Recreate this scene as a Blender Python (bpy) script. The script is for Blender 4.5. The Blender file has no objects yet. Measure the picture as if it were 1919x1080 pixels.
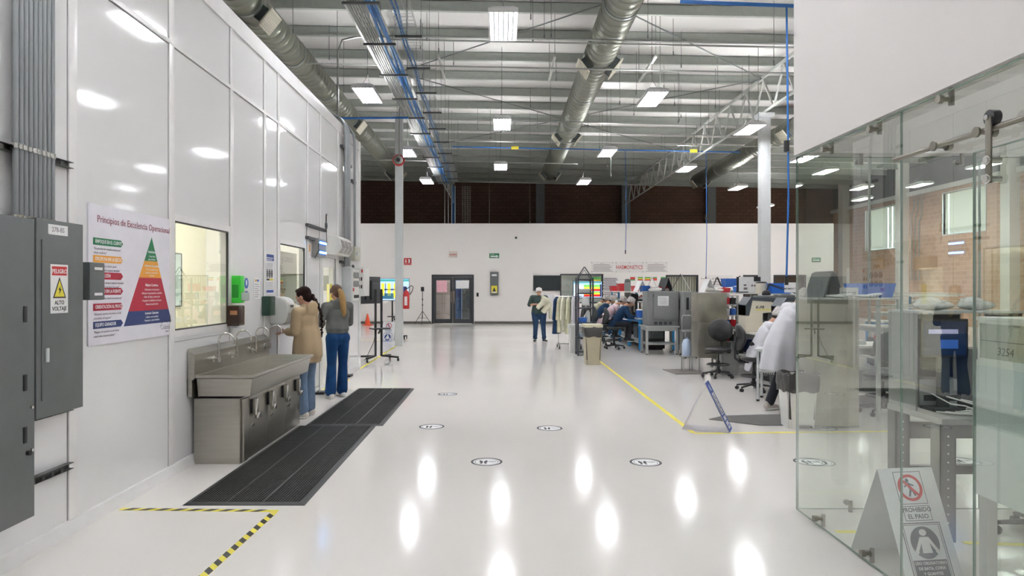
import bpy, bmesh, math, random
from mathutils import Vector, Matrix, Euler
random.seed(7)
PI = math.pi
D = bpy.data
C = bpy.context.scene.collection
SC = bpy.context.scene
# ---------------- camera, world, exposure ----------------
F, VX, VY, CH = 1279.0, 937.0, 540.0, 1.65
cam = D.objects.new('camera', D.cameras.new('camera'))
C.objects.link(cam)
cam.location = (0, 0, CH)
cam.rotation_euler = (PI/2, 0, 0)
cam.data.sensor_width = 36
cam.data.lens = 36*F/1919
cam.data.shift_x = (959.5-VX)/1919
cam.data.clip_start = 0.05
SC.camera = cam
world = D.worlds.new('sky')
world.use_nodes = True
SC.world = world
_n = world.node_tree.nodes
_sky = _n.new('ShaderNodeTexSky')
_sky.sky_type = 'HOSEK_WILKIE'
_sky.sun_direction = Vector((0.6, -0.2, 0.75)).normalized()
_sky.turbidity = 3.0
world.node_tree.links.new(_sky.outputs[0], _n['Background'].inputs[0])
_n['Background'].inputs[1].default_value = 14
SC.view_settings.view_transform = 'Standard'
SC.view_settings.look = 'None'
SC.view_settings.gamma = 1
SC.view_settings.use_curve_mapping = False
SC.view_settings.exposure = 1.8
SC.cycles.max_bounces = 8
SC.cycles.diffuse_bounces = 5
SC.cycles.glossy_bounces = 4
SC.cycles.transparent_max_bounces = 16
SC.cycles.caustics_reflective = False
SC.cycles.caustics_refractive = False
SC.cycles.sample_clamp_indirect = 6
SC.cycles.use_denoising = True
LAMP = 23.0
UPFILL = 57.0  # strength of the fill glow added on top of each fixture

# ---------------- materials ----------------
def lin(c):
    return tuple(((v/255)/12.92 if v/255 <= .04045 else (((v/255)+.055)/1.055)**2.4) for v in c)
_m = {}
def mat(name, rgb, rough=.5, metal=0, var=0, scale=8, bump=0, bscale=60, spec=.5, emit=0, alpha=1, coat=0, stretch=None, rvar=0):
    if name in _m: return _m[name]
    m = D.materials.new(name); m.use_nodes = True
    nt = m.node_tree; b = nt.nodes['Principled BSDF']
    col = (*lin(rgb), 1)
    b.inputs['Base Color'].default_value = col
    b.inputs['Roughness'].default_value = rough
    b.inputs['Metallic'].default_value = metal
    b.inputs['Specular IOR Level'].default_value = spec
    b.inputs['Coat Weight'].default_value = coat
    b.inputs['Alpha'].default_value = alpha
    if emit:
        b.inputs['Emission Color'].default_value = col
        b.inputs['Emission Strength'].default_value = emit
    tc = nt.nodes.new('ShaderNodeTexCoord')
    mp = nt.nodes.new('ShaderNodeMapping')
    if stretch: mp.inputs['Scale'].default_value = stretch
    nt.links.new(tc.outputs['Object'], mp.inputs[0])
    nz = nt.nodes.new('ShaderNodeTexNoise'); nz.inputs['Scale'].default_value = scale; nz.inputs['Detail'].default_value = 4
    nt.links.new(mp.outputs[0], nz.inputs[0])
    if not var: var = .03
    r = nt.nodes.new('ShaderNodeValToRGB')
    r.color_ramp.elements[0].position = .3; r.color_ramp.elements[1].position = .7
    r.color_ramp.elements[0].color = (*[v*(1-var) for v in col[:3]], 1)
    r.color_ramp.elements[1].color = (*[min(1, v*(1+var)) for v in col[:3]], 1)
    nt.links.new(nz.outputs[0], r.inputs[0]); nt.links.new(r.outputs[0], b.inputs['Base Color'])
    if rvar:
        mr = nt.nodes.new('ShaderNodeMapRange'); mr.inputs[3].default_value = max(0, rough-rvar); mr.inputs[4].default_value = rough+rvar
        nt.links.new(nz.outputs[0], mr.inputs[0]); nt.links.new(mr.outputs[0], b.inputs['Roughness'])
    if bump:
        n2 = nt.nodes.new('ShaderNodeTexNoise'); n2.inputs['Scale'].default_value = bscale; n2.inputs['Detail'].default_value = 3
        nt.links.new(mp.outputs[0], n2.inputs[0])
        bp = nt.nodes.new('ShaderNodeBump'); bp.inputs['Strength'].default_value = bump; bp.inputs['Distance'].default_value = .02
        nt.links.new(n2.outputs[0], bp.inputs['Height']); nt.links.new(bp.outputs[0], b.inputs['Normal'])
    _m[name] = m
    return m
def brick_mat(name, a, bcol, mortar, sc=1.0, axes='YZ'):
    m = mat(name, a, .9)
    nt = m.node_tree; b = nt.nodes['Principled BSDF']
    tc = nt.nodes.new('ShaderNodeTexCoord'); sp = nt.nodes.new('ShaderNodeSeparateXYZ'); cb = nt.nodes.new('ShaderNodeCombineXYZ')
    nt.links.new(tc.outputs['Object'], sp.inputs[0])
    nt.links.new(sp.outputs[axes[0]], cb.inputs[0]); nt.links.new(sp.outputs[axes[1]], cb.inputs[1])
    br = nt.nodes.new('ShaderNodeTexBrick')
    br.inputs['Color1'].default_value = (*lin(a), 1); br.inputs['Color2'].default_value = (*lin(bcol), 1); br.inputs['Mortar'].default_value = (*lin(mortar), 1)
    br.inputs['Scale'].default_value = sc; br.inputs['Brick Width'].default_value = .4; br.inputs['Row Height'].default_value = .2; br.inputs['Mortar Size'].default_value = .012
    nt.links.new(cb.outputs[0], br.inputs[0]); nt.links.new(br.outputs[0], b.inputs['Base Color'])
    return m
def glass_mat(name, tint=(225, 238, 230), ior=1.5, haze=0.0, rough=0.0):
    if name in _m: return _m[name]
    m = D.materials.new(name); m.use_nodes = True; nt = m.node_tree; nt.nodes.clear()
    out = nt.nodes.new('ShaderNodeOutputMaterial'); mx = nt.nodes.new('ShaderNodeMixShader'); fr = nt.nodes.new('ShaderNodeFresnel')
    tr = nt.nodes.new('ShaderNodeBsdfTransparent'); gl = nt.nodes.new('ShaderNodeBsdfGlossy')
    fr.inputs[0].default_value = ior; tr.inputs[0].default_value = (*lin(tint), 1); gl.inputs['Roughness'].default_value = rough
    gl.inputs[0].default_value = (1, 1, 1, 1)
    # geometric normal always faces the ray here, so that the back faces of a pane do not read as total reflection
    geo = nt.nodes.new('ShaderNodeNewGeometry'); bi = nt.nodes.new('ShaderNodeMath'); bi.operation = 'MULTIPLY'
    sub = nt.nodes.new('ShaderNodeMath'); sub.operation = 'SUBTRACT'; sub.inputs[0].default_value = 1
    nt.links.new(geo.outputs['Backfacing'], sub.inputs[1])
    nt.links.new(fr.outputs[0], bi.inputs[0]); nt.links.new(sub.outputs[0], bi.inputs[1])
    sc_ = nt.nodes.new('ShaderNodeMath'); sc_.operation = 'MULTIPLY'; sc_.inputs[1].default_value = 2.5
    sc_.use_clamp = True
    nt.links.new(bi.outputs[0], sc_.inputs[0]); nt.links.new(sc_.outputs[0], mx.inputs[0])
    nt.links.new(tr.outputs[0], mx.inputs[1]); nt.links.new(gl.outputs[0], mx.inputs[2])
    last = mx
    if haze:
        df = nt.nodes.new('ShaderNodeBsdfDiffuse'); df.inputs[0].default_value = (.7, .75, .72, 1)
        m2 = nt.nodes.new('ShaderNodeMixShader'); m2.inputs[0].default_value = haze
        nt.links.new(mx.outputs[0], m2.inputs[1]); nt.links.new(df.outputs[0], m2.inputs[2]); last = m2
    nt.links.new(last.outputs[0], out.inputs[0])
    _m[name] = m
    return m

def cloth_blind(name, rgb):
    m = D.materials.new(name); m.use_nodes = True; nt = m.node_tree; nt.nodes.clear()
    o = nt.nodes.new('ShaderNodeOutputMaterial'); a = nt.nodes.new('ShaderNodeMixShader'); d = nt.nodes.new('ShaderNodeBsdfDiffuse'); t = nt.nodes.new('ShaderNodeBsdfTranslucent')
    for q in (d, t): q.inputs[0].default_value = (*lin(rgb), 1)
    a.inputs[0].default_value = .4; nt.links.new(d.outputs[0], a.inputs[1]); nt.links.new(t.outputs[0], a.inputs[2]); nt.links.new(a.outputs[0], o.inputs[0]); return m
def solid(name, rgb): return mat(name, rgb, .55)
PANEL = mat('glossy_white_panel', (228, 228, 228), .07, var=.012, scale=1.2, bump=.006, bscale=5)
TRIMW = mat('white_trim', (232, 231, 230), .25)
PAINT = mat('white_wall_paint', (232, 228, 224), .5, var=.015, scale=.5)
BULK = mat('white_bulkhead_paint', (210, 206, 203), .6, var=.012, scale=.8)
FLOOR = mat('white_epoxy_floor', (228, 224, 219), .12, var=.03, scale=.35, bump=.01, bscale=1.2, rvar=.04, spec=.31)
GREYBOX = mat('grey_enamel', (96, 101, 100), .42, metal=.15, var=.05, bump=.02, bscale=300)
DARKGREY = mat('dark_grey_enamel', (68, 73, 74), .5)
LIGHTGREY = mat('light_grey_enamel', (190, 194, 194), .4)
STEEL = mat('brushed_stainless_steel', (176, 173, 164), .33, metal=1, var=.06, scale=3, bump=.01, bscale=40, stretch=(1, 1, 12), rvar=.08)
STEELM = mat('mottled_stainless_sheet', (165, 163, 150), .34, metal=.95, var=.22, scale=2.5, rvar=.12)
CHROME = mat('chrome', (205, 205, 200), .09, metal=1)
GALV = mat('galvanized_steel', (150, 156, 154), .38, metal=.75, var=.1, scale=5)
GALVD = mat('dark_galvanized_steel', (84, 90, 89), .45, metal=.6, var=.1)
STRUT = mat('slotted_steel_strut', (88, 90, 88), .4, metal=.7)
BLACK = mat('black_plastic', (26, 27, 29), .45)
BLACKR = mat('black_rubber', (32, 33, 32), .65, var=.15, bump=.15, bscale=90)
WHITE = mat('white_plastic', (224, 224, 220), .35)
PAPER = mat('white_paper', (226, 226, 226), .6)
INK = mat('black_ink', (38, 40, 44), .6)
GREYINK = mat('grey_ink', (120, 112, 116), .6)
RED = mat('red_enamel', (186, 34, 36), .4)
BLUE = mat('blue_plastic', (40, 92, 170), .4)
DBLUE = mat('deep_blue_ink', (28, 62, 138), .45)
GREEN = mat('green_ink', (28, 118, 76), .5)
YELLOW = mat('yellow_paint', (222, 208, 62), .5)
LIME = mat('lime_green_plastic', (60, 200, 60), .3)
SKIN = mat('skin', (196, 148, 122), .5, var=.05, scale=14)
EYEM = mat('dark_eye', (40, 28, 22), .3)
EDGE = mat('green_glass_edge', (112, 132, 120), .15)
GLASS = glass_mat('clear_glass', (249, 252, 249))
WGLASS = glass_mat('window_glass', (245, 246, 240))

# ---------------- mesh builder ----------------
class MB:
    def __init__(s): s.bm = bmesh.new()
    def box(s, x0, x1, y0, y1, z0, z1, bev=0):
        bm = s.bm
        v = [bm.verts.new((x, y, z)) for x in (x0, x1) for y in (y0, y1) for z in (z0, z1)]
        fs = [bm.faces.new([v[i] for i in q]) for q in ((0, 1, 3, 2), (4, 6, 7, 5), (0, 4, 5, 1), (2, 3, 7, 6), (0, 2, 6, 4), (1, 5, 7, 3))]
        if bev:
            es = list({e for f in fs for e in f.edges})
            bmesh.ops.bevel(bm, geom=es, offset=bev, segments=2, profile=.7, affect='EDGES', clamp_overlap=True)
        return s
    def cbox(s, c, size, rot=(0, 0, 0), bev=0):
        t = MB(); hx, hy, hz = [q/2 for q in size]
        t.box(-hx, hx, -hy, hy, -hz, hz, bev)
        s.add(t, Matrix.Translation(c) @ Euler(rot).to_matrix().to_4x4()); return s
    def add(s, o, mx=None):
        me = D.meshes.new('tmp'); o.bm.to_mesh(me)
        if mx is not None: me.transform(mx)
        s.bm.from_mesh(me); D.meshes.remove(me); return s
    def bar(s, p0, p1, w, h=None):
        h = h or w; p0 = Vector(p0); p1 = Vector(p1); d = p1-p0
        up = Vector((0, 0, 1)) if abs(d.normalized().z) < .99 else Vector((0, 1, 0))
        r = d.cross(up).normalized(); u = r.cross(d).normalized()
        a = [s.bm.verts.new(p + r*(sx*w/2) + u*(sz*h/2)) for p in (p0, p1) for sx, sz in ((-1, -1), (1, -1), (1, 1), (-1, 1))]
        for q in ((3, 2, 1, 0), (4, 5, 6, 7), (0, 1, 5, 4), (1, 2, 6, 5), (2, 3, 7, 6), (3, 0, 4, 7)): s.bm.faces.new([a[i] for i in q])
        return s
    def loft(s, rings, cap=True):
        R = [[s.bm.verts.new(p) for p in r] for r in rings]
        n = len(R[0])
        for a, b in zip(R, R[1:]):
            for i in range(n): s.bm.faces.new((a[i], a[(i+1) % n], b[(i+1) % n], b[i]))
        if cap:
            s.bm.faces.new(R[0][::-1]); s.bm.faces.new(R[-1])
        return s
    def cyl(s, p0, p1, r, n=12, r2=None):
        p0 = Vector(p0); p1 = Vector(p1); d = (p1-p0).normalized()
        a = d.orthogonal().normalized(); b = d.cross(a); r2 = r if r2 is None else r2
        return s.loft([[p + (a*math.cos(t)+b*math.sin(t))*q for t in [2*PI*i/n for i in range(n)]] for p, q in ((p0, r), (p1, r2))])
    def tube(s, pts, r, n=8):
        pts = [Vector(p) for p in pts]; rings = []; a = None
        for i, p in enumerate(pts):
            d = ((pts[min(i+1, len(pts)-1)]-p).normalized() + (p-pts[max(i-1, 0)]).normalized()).normalized()
            a = d.orthogonal().normalized() if a is None else (a - d*a.dot(d)).normalized()
            b = d.cross(a); q = r[i] if isinstance(r, (list, tuple)) else r
            rings.append([p + (a*math.cos(t)+b*math.sin(t))*q for t in [2*PI*k/n for k in range(n)]])
        return s.loft(rings)
    def lathe(s, prof, n=24, c=(0, 0, 0), sx=1, sy=1):
        return s.loft([[(c[0]+r*sx*math.cos(2*PI*i/n), c[1]+r*sy*math.sin(2*PI*i/n), c[2]+z) for i in range(n)] for r, z in prof])
    def poly(s, pts, z0, z1):
        return s.loft([[(x, y, z0) for x, y in pts], [(x, y, z1) for x, y in pts]])
    def disc(s, cx, cy, r, z0, z1, n=28, ry=None):
        ry = ry or r
        return s.poly([(cx+r*math.cos(2*PI*i/n), cy+ry*math.sin(2*PI*i/n)) for i in range(n)], z0, z1)
    def ring(s, cx, cy, r0, r1, z0, z1, n=32, a0=0, a1=2*PI, asp=1):
        full = abs(a1-a0) > 6.28
        R = []
        for i in range(n + (0 if full else 1)):
            t = a0+(a1-a0)*i/n; c_, s_ = math.cos(t), math.sin(t)*asp
            R.append([s.bm.verts.new((cx+r*c_, cy+r*s_, z)) for r, z in ((r0, z0), (r1, z0), (r1, z1), (r0, z1))])
        m = len(R)
        for i in range(m if full else m-1):
            a, b = R[i], R[(i+1) % m]
            for k in range(4): s.bm.faces.new((a[k], a[(k+1) % 4], b[(k+1) % 4], b[k]))
        if not full:
            s.bm.faces.new(R[0][::-1]); s.bm.faces.new(R[-1])
        return s
    def torus(s, c, R, r, n=28, m=8, rot=(0, 0, 0)):
        mx = Matrix.Translation(c) @ Euler(rot).to_matrix().to_4x4(); P = []
        for i in range(n):
            t = 2*PI*i/n
            P.append([s.bm.verts.new(mx @ Vector(((R+r*math.cos(u))*math.cos(t), (R+r*math.cos(u))*math.sin(t), r*math.sin(u)))) for u in [2*PI*k/m for k in range(m)]])
        for i in range(n):
            a, b = P[i], P[(i+1) % n]
            for k in range(m): s.bm.faces.new((a[k], b[k], b[(k+1) % m], a[(k+1) % m]))
        return s
    def ell(s, c, r, rot=(0, 0, 0), n=16, m=10):
        if not isinstance(r, (list, tuple)): r = (r, r, r)
        mx = Matrix.Translation(c) @ Euler(rot).to_matrix().to_4x4() @ Matrix.Diagonal((*r, 1))
        bmesh.ops.create_uvsphere(s.bm, u_segments=n, v_segments=m, radius=1, matrix=mx); return s
    def taper(s, p0, p1, r0, r1, side=(1, 0, 0), n=16):
        """closed limb with round ends; r is a radius or (along side, across)"""
        p0 = Vector(p0); p1 = Vector(p1); d = (p1-p0); L = d.length; d.normalize()
        a = Vector(side); a = a - d*a.dot(d)
        if a.length < 1e-3: a = d.orthogonal()
        a.normalize(); b = d.cross(a)
        r0 = r0 if isinstance(r0, (list, tuple)) else (r0, r0); r1 = r1 if isinstance(r1, (list, tuple)) else (r1, r1)
        rings = []
        def rg(p, ra, rb): rings.append([p + a*(ra*math.cos(2*PI*i/n)) + b*(rb*math.sin(2*PI*i/n)) for i in range(n)])
        m0, m1 = min(r0), min(r1)
        for k in (80, 60, 40, 20): q = math.radians(k); rg(p0 - d*m0*math.sin(q), r0[0]*math.cos(q), r0[1]*math.cos(q))
        for t in (0, .25, .5, .75, 1): rg(p0+d*L*t, r0[0]+(r1[0]-r0[0])*t, r0[1]+(r1[1]-r0[1])*t)
        for k in (20, 40, 60, 80): q = math.radians(k); rg(p1 + d*m1*math.sin(q), r1[0]*math.cos(q), r1[1]*math.cos(q))
        return s.loft(rings)
    def mesh(s, smooth=None):
        bmesh.ops.recalc_face_normals(s.bm, faces=s.bm.faces)
        me = D.meshes.new('mesh'); s.bm.to_mesh(me); s.bm.free()
        if smooth is not None:
            me.shade_smooth()
            if smooth < 180: me.set_sharp_from_angle(angle=math.radians(smooth))
        return me
    def build(s, name, m, parent=None, smooth=35, loc=None, rot=None):
        return link(name, s.mesh(smooth), m, parent, loc, rot)
def link(name, me, m, parent=None, loc=None, rot=None):
    o = D.objects.new(name, me); C.objects.link(o); me.name = name
    me.materials.clear(); me.materials.append(m)
    if parent: o.parent = parent
    if loc: o.location = loc
    if rot: o.rotation_euler = rot
    return o
def remesh(b, voxel=.01, smooth=4):
    me = b.mesh(); o = D.objects.new('tmp', me); C.objects.link(o)
    r = o.modifiers.new('r', 'REMESH'); r.mode = 'VOXEL'; r.voxel_size = voxel
    q = o.modifiers.new('s', 'SMOOTH'); q.iterations = smooth; q.factor = .5
    out = D.meshes.new_from_object(o.evaluated_get(bpy.context.evaluated_depsgraph_get()))
    D.objects.remove(o); D.meshes.remove(me); out.shade_smooth(); return out
def tag(o, label, cat, group=None):
    o['label'] = label; o['category'] = cat
    if group: o['group'] = group
    return o
def thing(name, label, cat, loc=(0, 0, 0), rot=0, group=None):
    o = D.objects.new(name, None); C.objects.link(o); o.location = loc; o.empty_display_size = .1
    o.rotation_euler = (0, 0, rot) if not isinstance(rot, (tuple, list)) else rot
    return tag(o, label, cat, group)
def struct(o): o['kind'] = 'structure'; return o
def copy_tree(o, parent=None, first=True):
    c = o.copy(); C.objects.link(c); c.parent = parent
    for ch in list(o.children): copy_tree(ch, c, False)
    return c
def dup(o, label, loc, rot=None, group=None):
    c = copy_tree(o); c.location = loc; c['label'] = label
    if rot is not None: c.rotation_euler = (0, 0, rot) if not isinstance(rot, (tuple, list)) else rot
    if group: c['group'] = group
    return c
_fonts = {}
def text_mesh(lines, th=.0006, squeeze=1):
    """lines: (string, x, y, size, align[, shear]) -> one mesh in the XY plane"""
    b = bmesh.new()
    for L in lines:
        st, x, y, size, al = L[:5]
        cu = D.curves.new('t', 'FONT'); cu.body = st; cu.size = size; cu.align_x = al; cu.extrude = th/2; cu.resolution_u = 2
        if len(L) > 5: cu.shear = L[5]
        if len(L) > 6: cu.offset = L[6]*size
        o = D.objects.new('t', cu); C.objects.link(o)
        me = D.meshes.new_from_object(o.evaluated_get(bpy.context.evaluated_depsgraph_get()))
        me.transform(Matrix.Translation((x, y, th/2)) @ Matrix.Diagonal((squeeze, 1, 1, 1)))
        b.from_mesh(me); D.objects.remove(o); D.meshes.remove(me); D.curves.remove(cu)
    me = D.meshes.new('lettering'); b.to_mesh(me); b.free(); return me
def text(lines, m, parent, z=.004, name='lettering', squeeze=1):
    return link(name, text_mesh(lines, squeeze=squeeze), m, parent, (0, 0, z))
LW = (PI/2, 0, PI/2)      # frame of a thing hung on the left wall: x along the wall, y up, z out of the wall
FW = (PI/2, 0, 0)         # the same on the far wall
def P(x, y, Y): return Vector(((x-VX)/F*Y, Y, CH-(y-VY)/F*Y))
def G(x, y):
    Y = F*CH/(y-VY); return Vector(((x-VX)/F*Y, Y, 0))
XL = -2.90
def WY(x): return -XL*F/(VX-x)
# ---------------- room shell ----------------
def holed(b, u0, u1, v0, v1, holes, fn):
    us = sorted({u0, u1, *[h[i] for h in holes for i in (0, 1)]}); vs = sorted({v0, v1, *[h[i] for h in holes for i in (2, 3)]})
    for a, c in zip(us, us[1:]):
        run = None
        for d, e in list(zip(vs, vs[1:])) + [(None, None)]:
            solid_ = d is not None and not any(h[0]-1e-6 <= a and c <= h[1]+1e-6 and h[2]-1e-6 <= d and e <= h[3]+1e-6 for h in holes)
            if solid_: run = (run[0], e) if run else (d, e)
            elif run: fn(a, c, *run); run = None
def sbuild(b, name, m, parent=None, smooth=35): 
    o = b.build(name, m, parent, smooth)
    return struct(o)
sbuild(MB().box(-14, 20, -8, 41, -.1, 0), 'floor', FLOOR)
DECK = mat('white_roof_deck', (214, 212, 208), .55, bump=.3, bscale=3, stretch=(.2, 6, 1))
PURL = mat('grey_roof_steel', (166, 171, 163), .5, var=.05)
def zc(x): return 8.12-.018*x
b = MB(); b.loft([[(-14, y, zc(-14)), (20, y, zc(20)), (20, y, zc(20)+.1), (-14, y, zc(-14)+.1)] for y in (-8, 41)]); sbuild(b, 'ceiling', DECK)
y = -7.85
while y < 41:
    b = MB()
    for x0, x1 in ((-14, 20),):
        for (dy0, dy1, dz0, dz1) in ((0, .012, -.27, 0), (-.075, .0, -.27, -.258), (0, .075, -.012, 0), (-.075, -.065, -.258, -.235)):
            b.loft([[(x, y+dy0, zc(x)+dz0), (x, y+dy1, zc(x)+dz0), (x, y+dy1, zc(x)+dz1), (x, y+dy0, zc(x)+dz1)] for x in (x0, x1)])
    sbuild(b, 'roof_beam', PURL); y += 1.66
BRICKD = brick_mat('shade_toned_brick', (112, 84, 70), (100, 76, 62), (76, 62, 56), 1, 'XZ')  # lack of light in the end bay is painted into this brick colour
BRICKT = brick_mat('tan_brick', (198, 160, 132), (184, 144, 116), (206, 180, 158), 1, 'YZ')
SIDING = mat('grey_metal_siding', (92, 94, 96), .5, metal=.3, bump=.3, bscale=2, stretch=(1, 10, .1))
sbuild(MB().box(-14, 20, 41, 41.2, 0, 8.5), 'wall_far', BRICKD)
w_right = []
RW = [(34.4, 37.3, 3.7, 5.85), (28.1, 30.8, 4.06, 5.9), (20.0, 23.0, 4.06, 5.9)]
b = MB(); holed(b, -8, 41, 0, 6.2, RW, lambda a, c, d, e: b.box(20, 20.25, a, c, d, e)); sbuild(b, 'wall_right', BRICKT)
sbuild(MB().box(20, 20.25, -8, 41.2, 6.2, 8.4), 'wall_right_upper', SIDING)
sbuild(MB().box(19.85, 20.1, -8, 41, 6.1, 6.3), 'trim_1', TRIMW)
sbuild(MB().box(-14.2, -14, -8, 41.2, 0, 8.6), 'wall_left_hall', PAINT)
sbuild(MB().box(-14.2, 20.2, -8.2, -8, 0, 8.6), 'wall_back', PAINT)
BLIND = cloth_blind('white_vertical_blind', (226, 222, 214))
for i, (a, c, d, e) in enumerate(RW):
    w = struct(D.objects.new('window_%d' % (i+1), None)); C.objects.link(w)
    f = MB(); f.box(19.97, 20.2, a-.05, a, d, e).box(19.97, 20.2, c, c+.05, d, e).box(19.97, 20.2, a-.05, c+.05, d-.05, d).box(19.97, 20.2, a-.05, c+.05, e, e+.05)
    f.build('window_frame', TRIMW, w)
    MB().box(20.12, 20.13, a, c, d, e).build('pane', WGLASS, w)
    f = MB(); n = int((c-a)/.13)
    for k in range(n):
        if i == 0 and k in (3, 6) or i == 1 and k == n-2: continue
        f.cbox((20.05, a+.065+k*.13, (d+e)/2), (.012, .112, e-d-.03), (0, 0, .25))
    f.build('blind', BLIND, w)
# wall columns on the brick side
for yy in (39.3, 33.6, 26.5): sbuild(MB().box(19.6, 20, yy-.25, yy+.25, 0, 8), 'pillar', PAINT)
for xx in (2.4, 7.5, 12.6): sbuild(MB().box(xx-.25, xx+.25, 40.6, 41, 0, 7.9), 'pillar', mat('grey_column_paint', (118, 122, 122), .5))

# left glossy partition
WIN = [(6.07, 7.27, 1.27, 2.25), (8.98, 10.12, 1.24, 2.24)]
DOORL = (11.12, 12.02, 0.06, 2.16)
b = MB()
holed(b, -5, 14.0, 0, 4.63, WIN + [DOORL], lambda a, c, d, e: b.box(XL-.08, XL, a, c, d, e))
b.box(-12, XL-.08, 13.92, 14.0, 0, 4.63)
sbuild(b, 'wall_left', PANEL)
sbuild(MB().box(-9.0, XL-.08, -5, 13.92, 4.5, 4.6), 'ceiling_side_room', PAINT)
CREAM = mat('cream_room_wall', (224, 221, 200), .5)
sbuild(MB().box(-6.1, -6.0, -5, 13.92, 0, 4.5), 'wall_side_room', CREAM)
SEAM = mat('grey_seam', (150, 150, 150), .6)
MULL = [1.95, 3.3, 4.62, 6.01, 7.36, 8.4, 8.92, 10.28, 11.02, 12.2, 13.0]
k = 2
for m_ in MULL:
    w_ = .09
    b = MB(); b.box(XL, XL+.012, m_-w_/2, m_+w_/2, .09, 4.45, .003); sbuild(b, 'trim_%d' % k, TRIMW); k += 1
    sbuild(MB().box(XL, XL+.003, m_-w_/2-.006, m_-w_/2, .09, 4.45), 'trim_%d' % k, SEAM); k += 1
sbuild(MB().box(XL, XL+.018, -5, 14.02, 4.45, 4.64, .004), 'trim_%d' % k, TRIMW); k += 1
sbuild(MB().box(XL, XL+.014, -5, 12.2, 3.79, 3.83, .004), 'trim_%d' % k, TRIMW); k += 1
sbuild(MB().box(XL, XL+.003, -5, 12.2, 3.783, 3.79), 'trim_%d' % k, SEAM); k += 1
sbuild(MB().box(XL, XL+.003, 6.05, 7.32, 1.165, 1.171), 'trim_%d' % k, SEAM); k += 1
sbuild(MB().box(XL, XL+.003, 8.97, 10.2, 1.165, 1.171), 'trim_%d' % k, SEAM); k += 1
sbuild(MB().box(XL-.02, XL+.035, 13.93, 14.035, 0, 4.64), 'trim_%d' % k, TRIMW); k += 1
b = MB(); b.loft([[(XL, y, 0), (XL+.045, y, 0), (XL+.02, y, .085), (XL, y, .09)] for y in (-5, 11.08)]); sbuild(b, 'baseboard_left', TRIMW)
b = MB(); b.loft([[(XL, y, 0), (XL+.045, y, 0), (XL+.02, y, .085), (XL, y, .09)] for y in (12.06, 14)]); sbuild(b, 'baseboard_left_far', TRIMW)
FRM = mat('dark_window_gasket', (58, 60, 58), .5)
for i, (a, c, d, e) in enumerate(WIN):
    w = struct(D.objects.new('window_%d' % (i+4), None)); C.objects.link(w)
    f = MB(); t = .014
    f.box(XL-.012, XL+.006, a, a+t, d, e).box(XL-.012, XL+.006, c-t, c, d, e).box(XL-.012, XL+.006, a, c, d, d+t).box(XL-.012, XL+.006, a, c, e-t, e)
    f.build('window_frame', FRM, w)
    f = MB(); t = .06
    f.box(XL, XL+.01, a-t, a, d-t, e+t).box(XL, XL+.01, c, c+t, d-t, e+t).box(XL, XL+.01, a, c, d-t, d).box(XL, XL+.01, a, c, e, e+t)
    f.build('window_trim', TRIMW, w)
    MB().box(XL-.01, XL-.005, a+.014, c-.014, d+.014, e-.014).build('pane', WGLASS, w)
# inner window and mirror seen through the first window
w = struct(D.objects.new('window_6', None)); C.objects.link(w)
f = MB(); f.box(-6.0, -5.97, 12.0, 12.02, 1.3, 2.3).box(-6.0, -5.97, 12.8, 12.82, 1.3, 2.3).box(-6.0, -5.97, 12.02, 12.8, 1.3, 1.32).box(-6.0, -5.97, 12.02, 12.8, 2.28, 2.3)
f.build('window_frame', FRM, w); MB().box(-5.995, -5.98, 12.02, 12.8, 1.32, 2.28).build('pane', mat('bluish_pane', (170, 190, 190), .1), w)
# side-room door
dr = struct(D.objects.new('door_1', None)); C.objects.link(dr)
a, c, d, e = DOORL
f = MB(); holed(f, a, c, .01, e, [(a+.13, c-.13, .25, 2.0)], lambda p, q, r, s: f.box(XL-.06, XL-.01, p, q, r, s)); f.build('door_leaf', TRIMW, dr)
MB().box(XL-.04, XL-.034, a+.13, c-.13, .25, 2.0).build('pane', WGLASS, dr)
f = MB().box(XL-.08, XL+.02, a-.07, a, 0, e+.07).box(XL-.08, XL+.02, c, c+.07, 0, e+.07).box(XL-.08, XL+.02, a, c, e, e+.07); f.build('door_frame', TRIMW, dr)
MB().box(XL-.01, XL-.004, c-.34, c-.2, 1.38, 1.72).build('door_sticker', YELLOW, dr)
# far partition
FY = 31.5
def fx(x): return (x-VX)/F*FY
def fz(y): return CH+(VY-y)/F*FY
HO = [(fx(809), fx(888), 0.0, fz(515)), (fx(1052), fx(1128), 1.0, fz(516)), (fx(1250), fx(1306), .9, fz(518)), (fx(1395), fx(1430), .9, fz(518)), (fx(1452), fx(1508), .9, fz(518))]
b = MB(); holed(b, -14, 15.4, 0, 4.63, HO, lambda a, c, d, e: b.box(a, c, FY, FY+.15, d, e)); sbuild(b, 'wall_partition', PAINT)
BB = mat('dark_grey_baseboard', (92, 88, 84), .6)
sbuild(MB().box(-14, HO[0][0]-.02, FY-.02, FY, 0, .11), 'baseboard_far', BB)
sbuild(MB().box(HO[0][1]+.02, 15.4, FY-.02, FY, 0, .11), 'baseboard_far_long', BB)
for xx in (911, 939): sbuild(MB().box(fx(xx)-.012, fx(xx)+.012, FY-.012, FY, .11, 4.6), 'trim_%d' % (k+xx), PAINT)
ALU = mat('charcoal_door_frame', (44, 48, 52), .4)
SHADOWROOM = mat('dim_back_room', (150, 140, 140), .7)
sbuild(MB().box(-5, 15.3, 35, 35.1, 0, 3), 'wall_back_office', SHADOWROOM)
sbuild(MB().box(-5, 15.3, 31.66, 35, 2.9, 3), 'ceiling_back_office', PAINT)
dr = struct(D.objects.new('door_2', None)); C.objects.link(dr)
a, c, d, e = HO[0]
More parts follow.
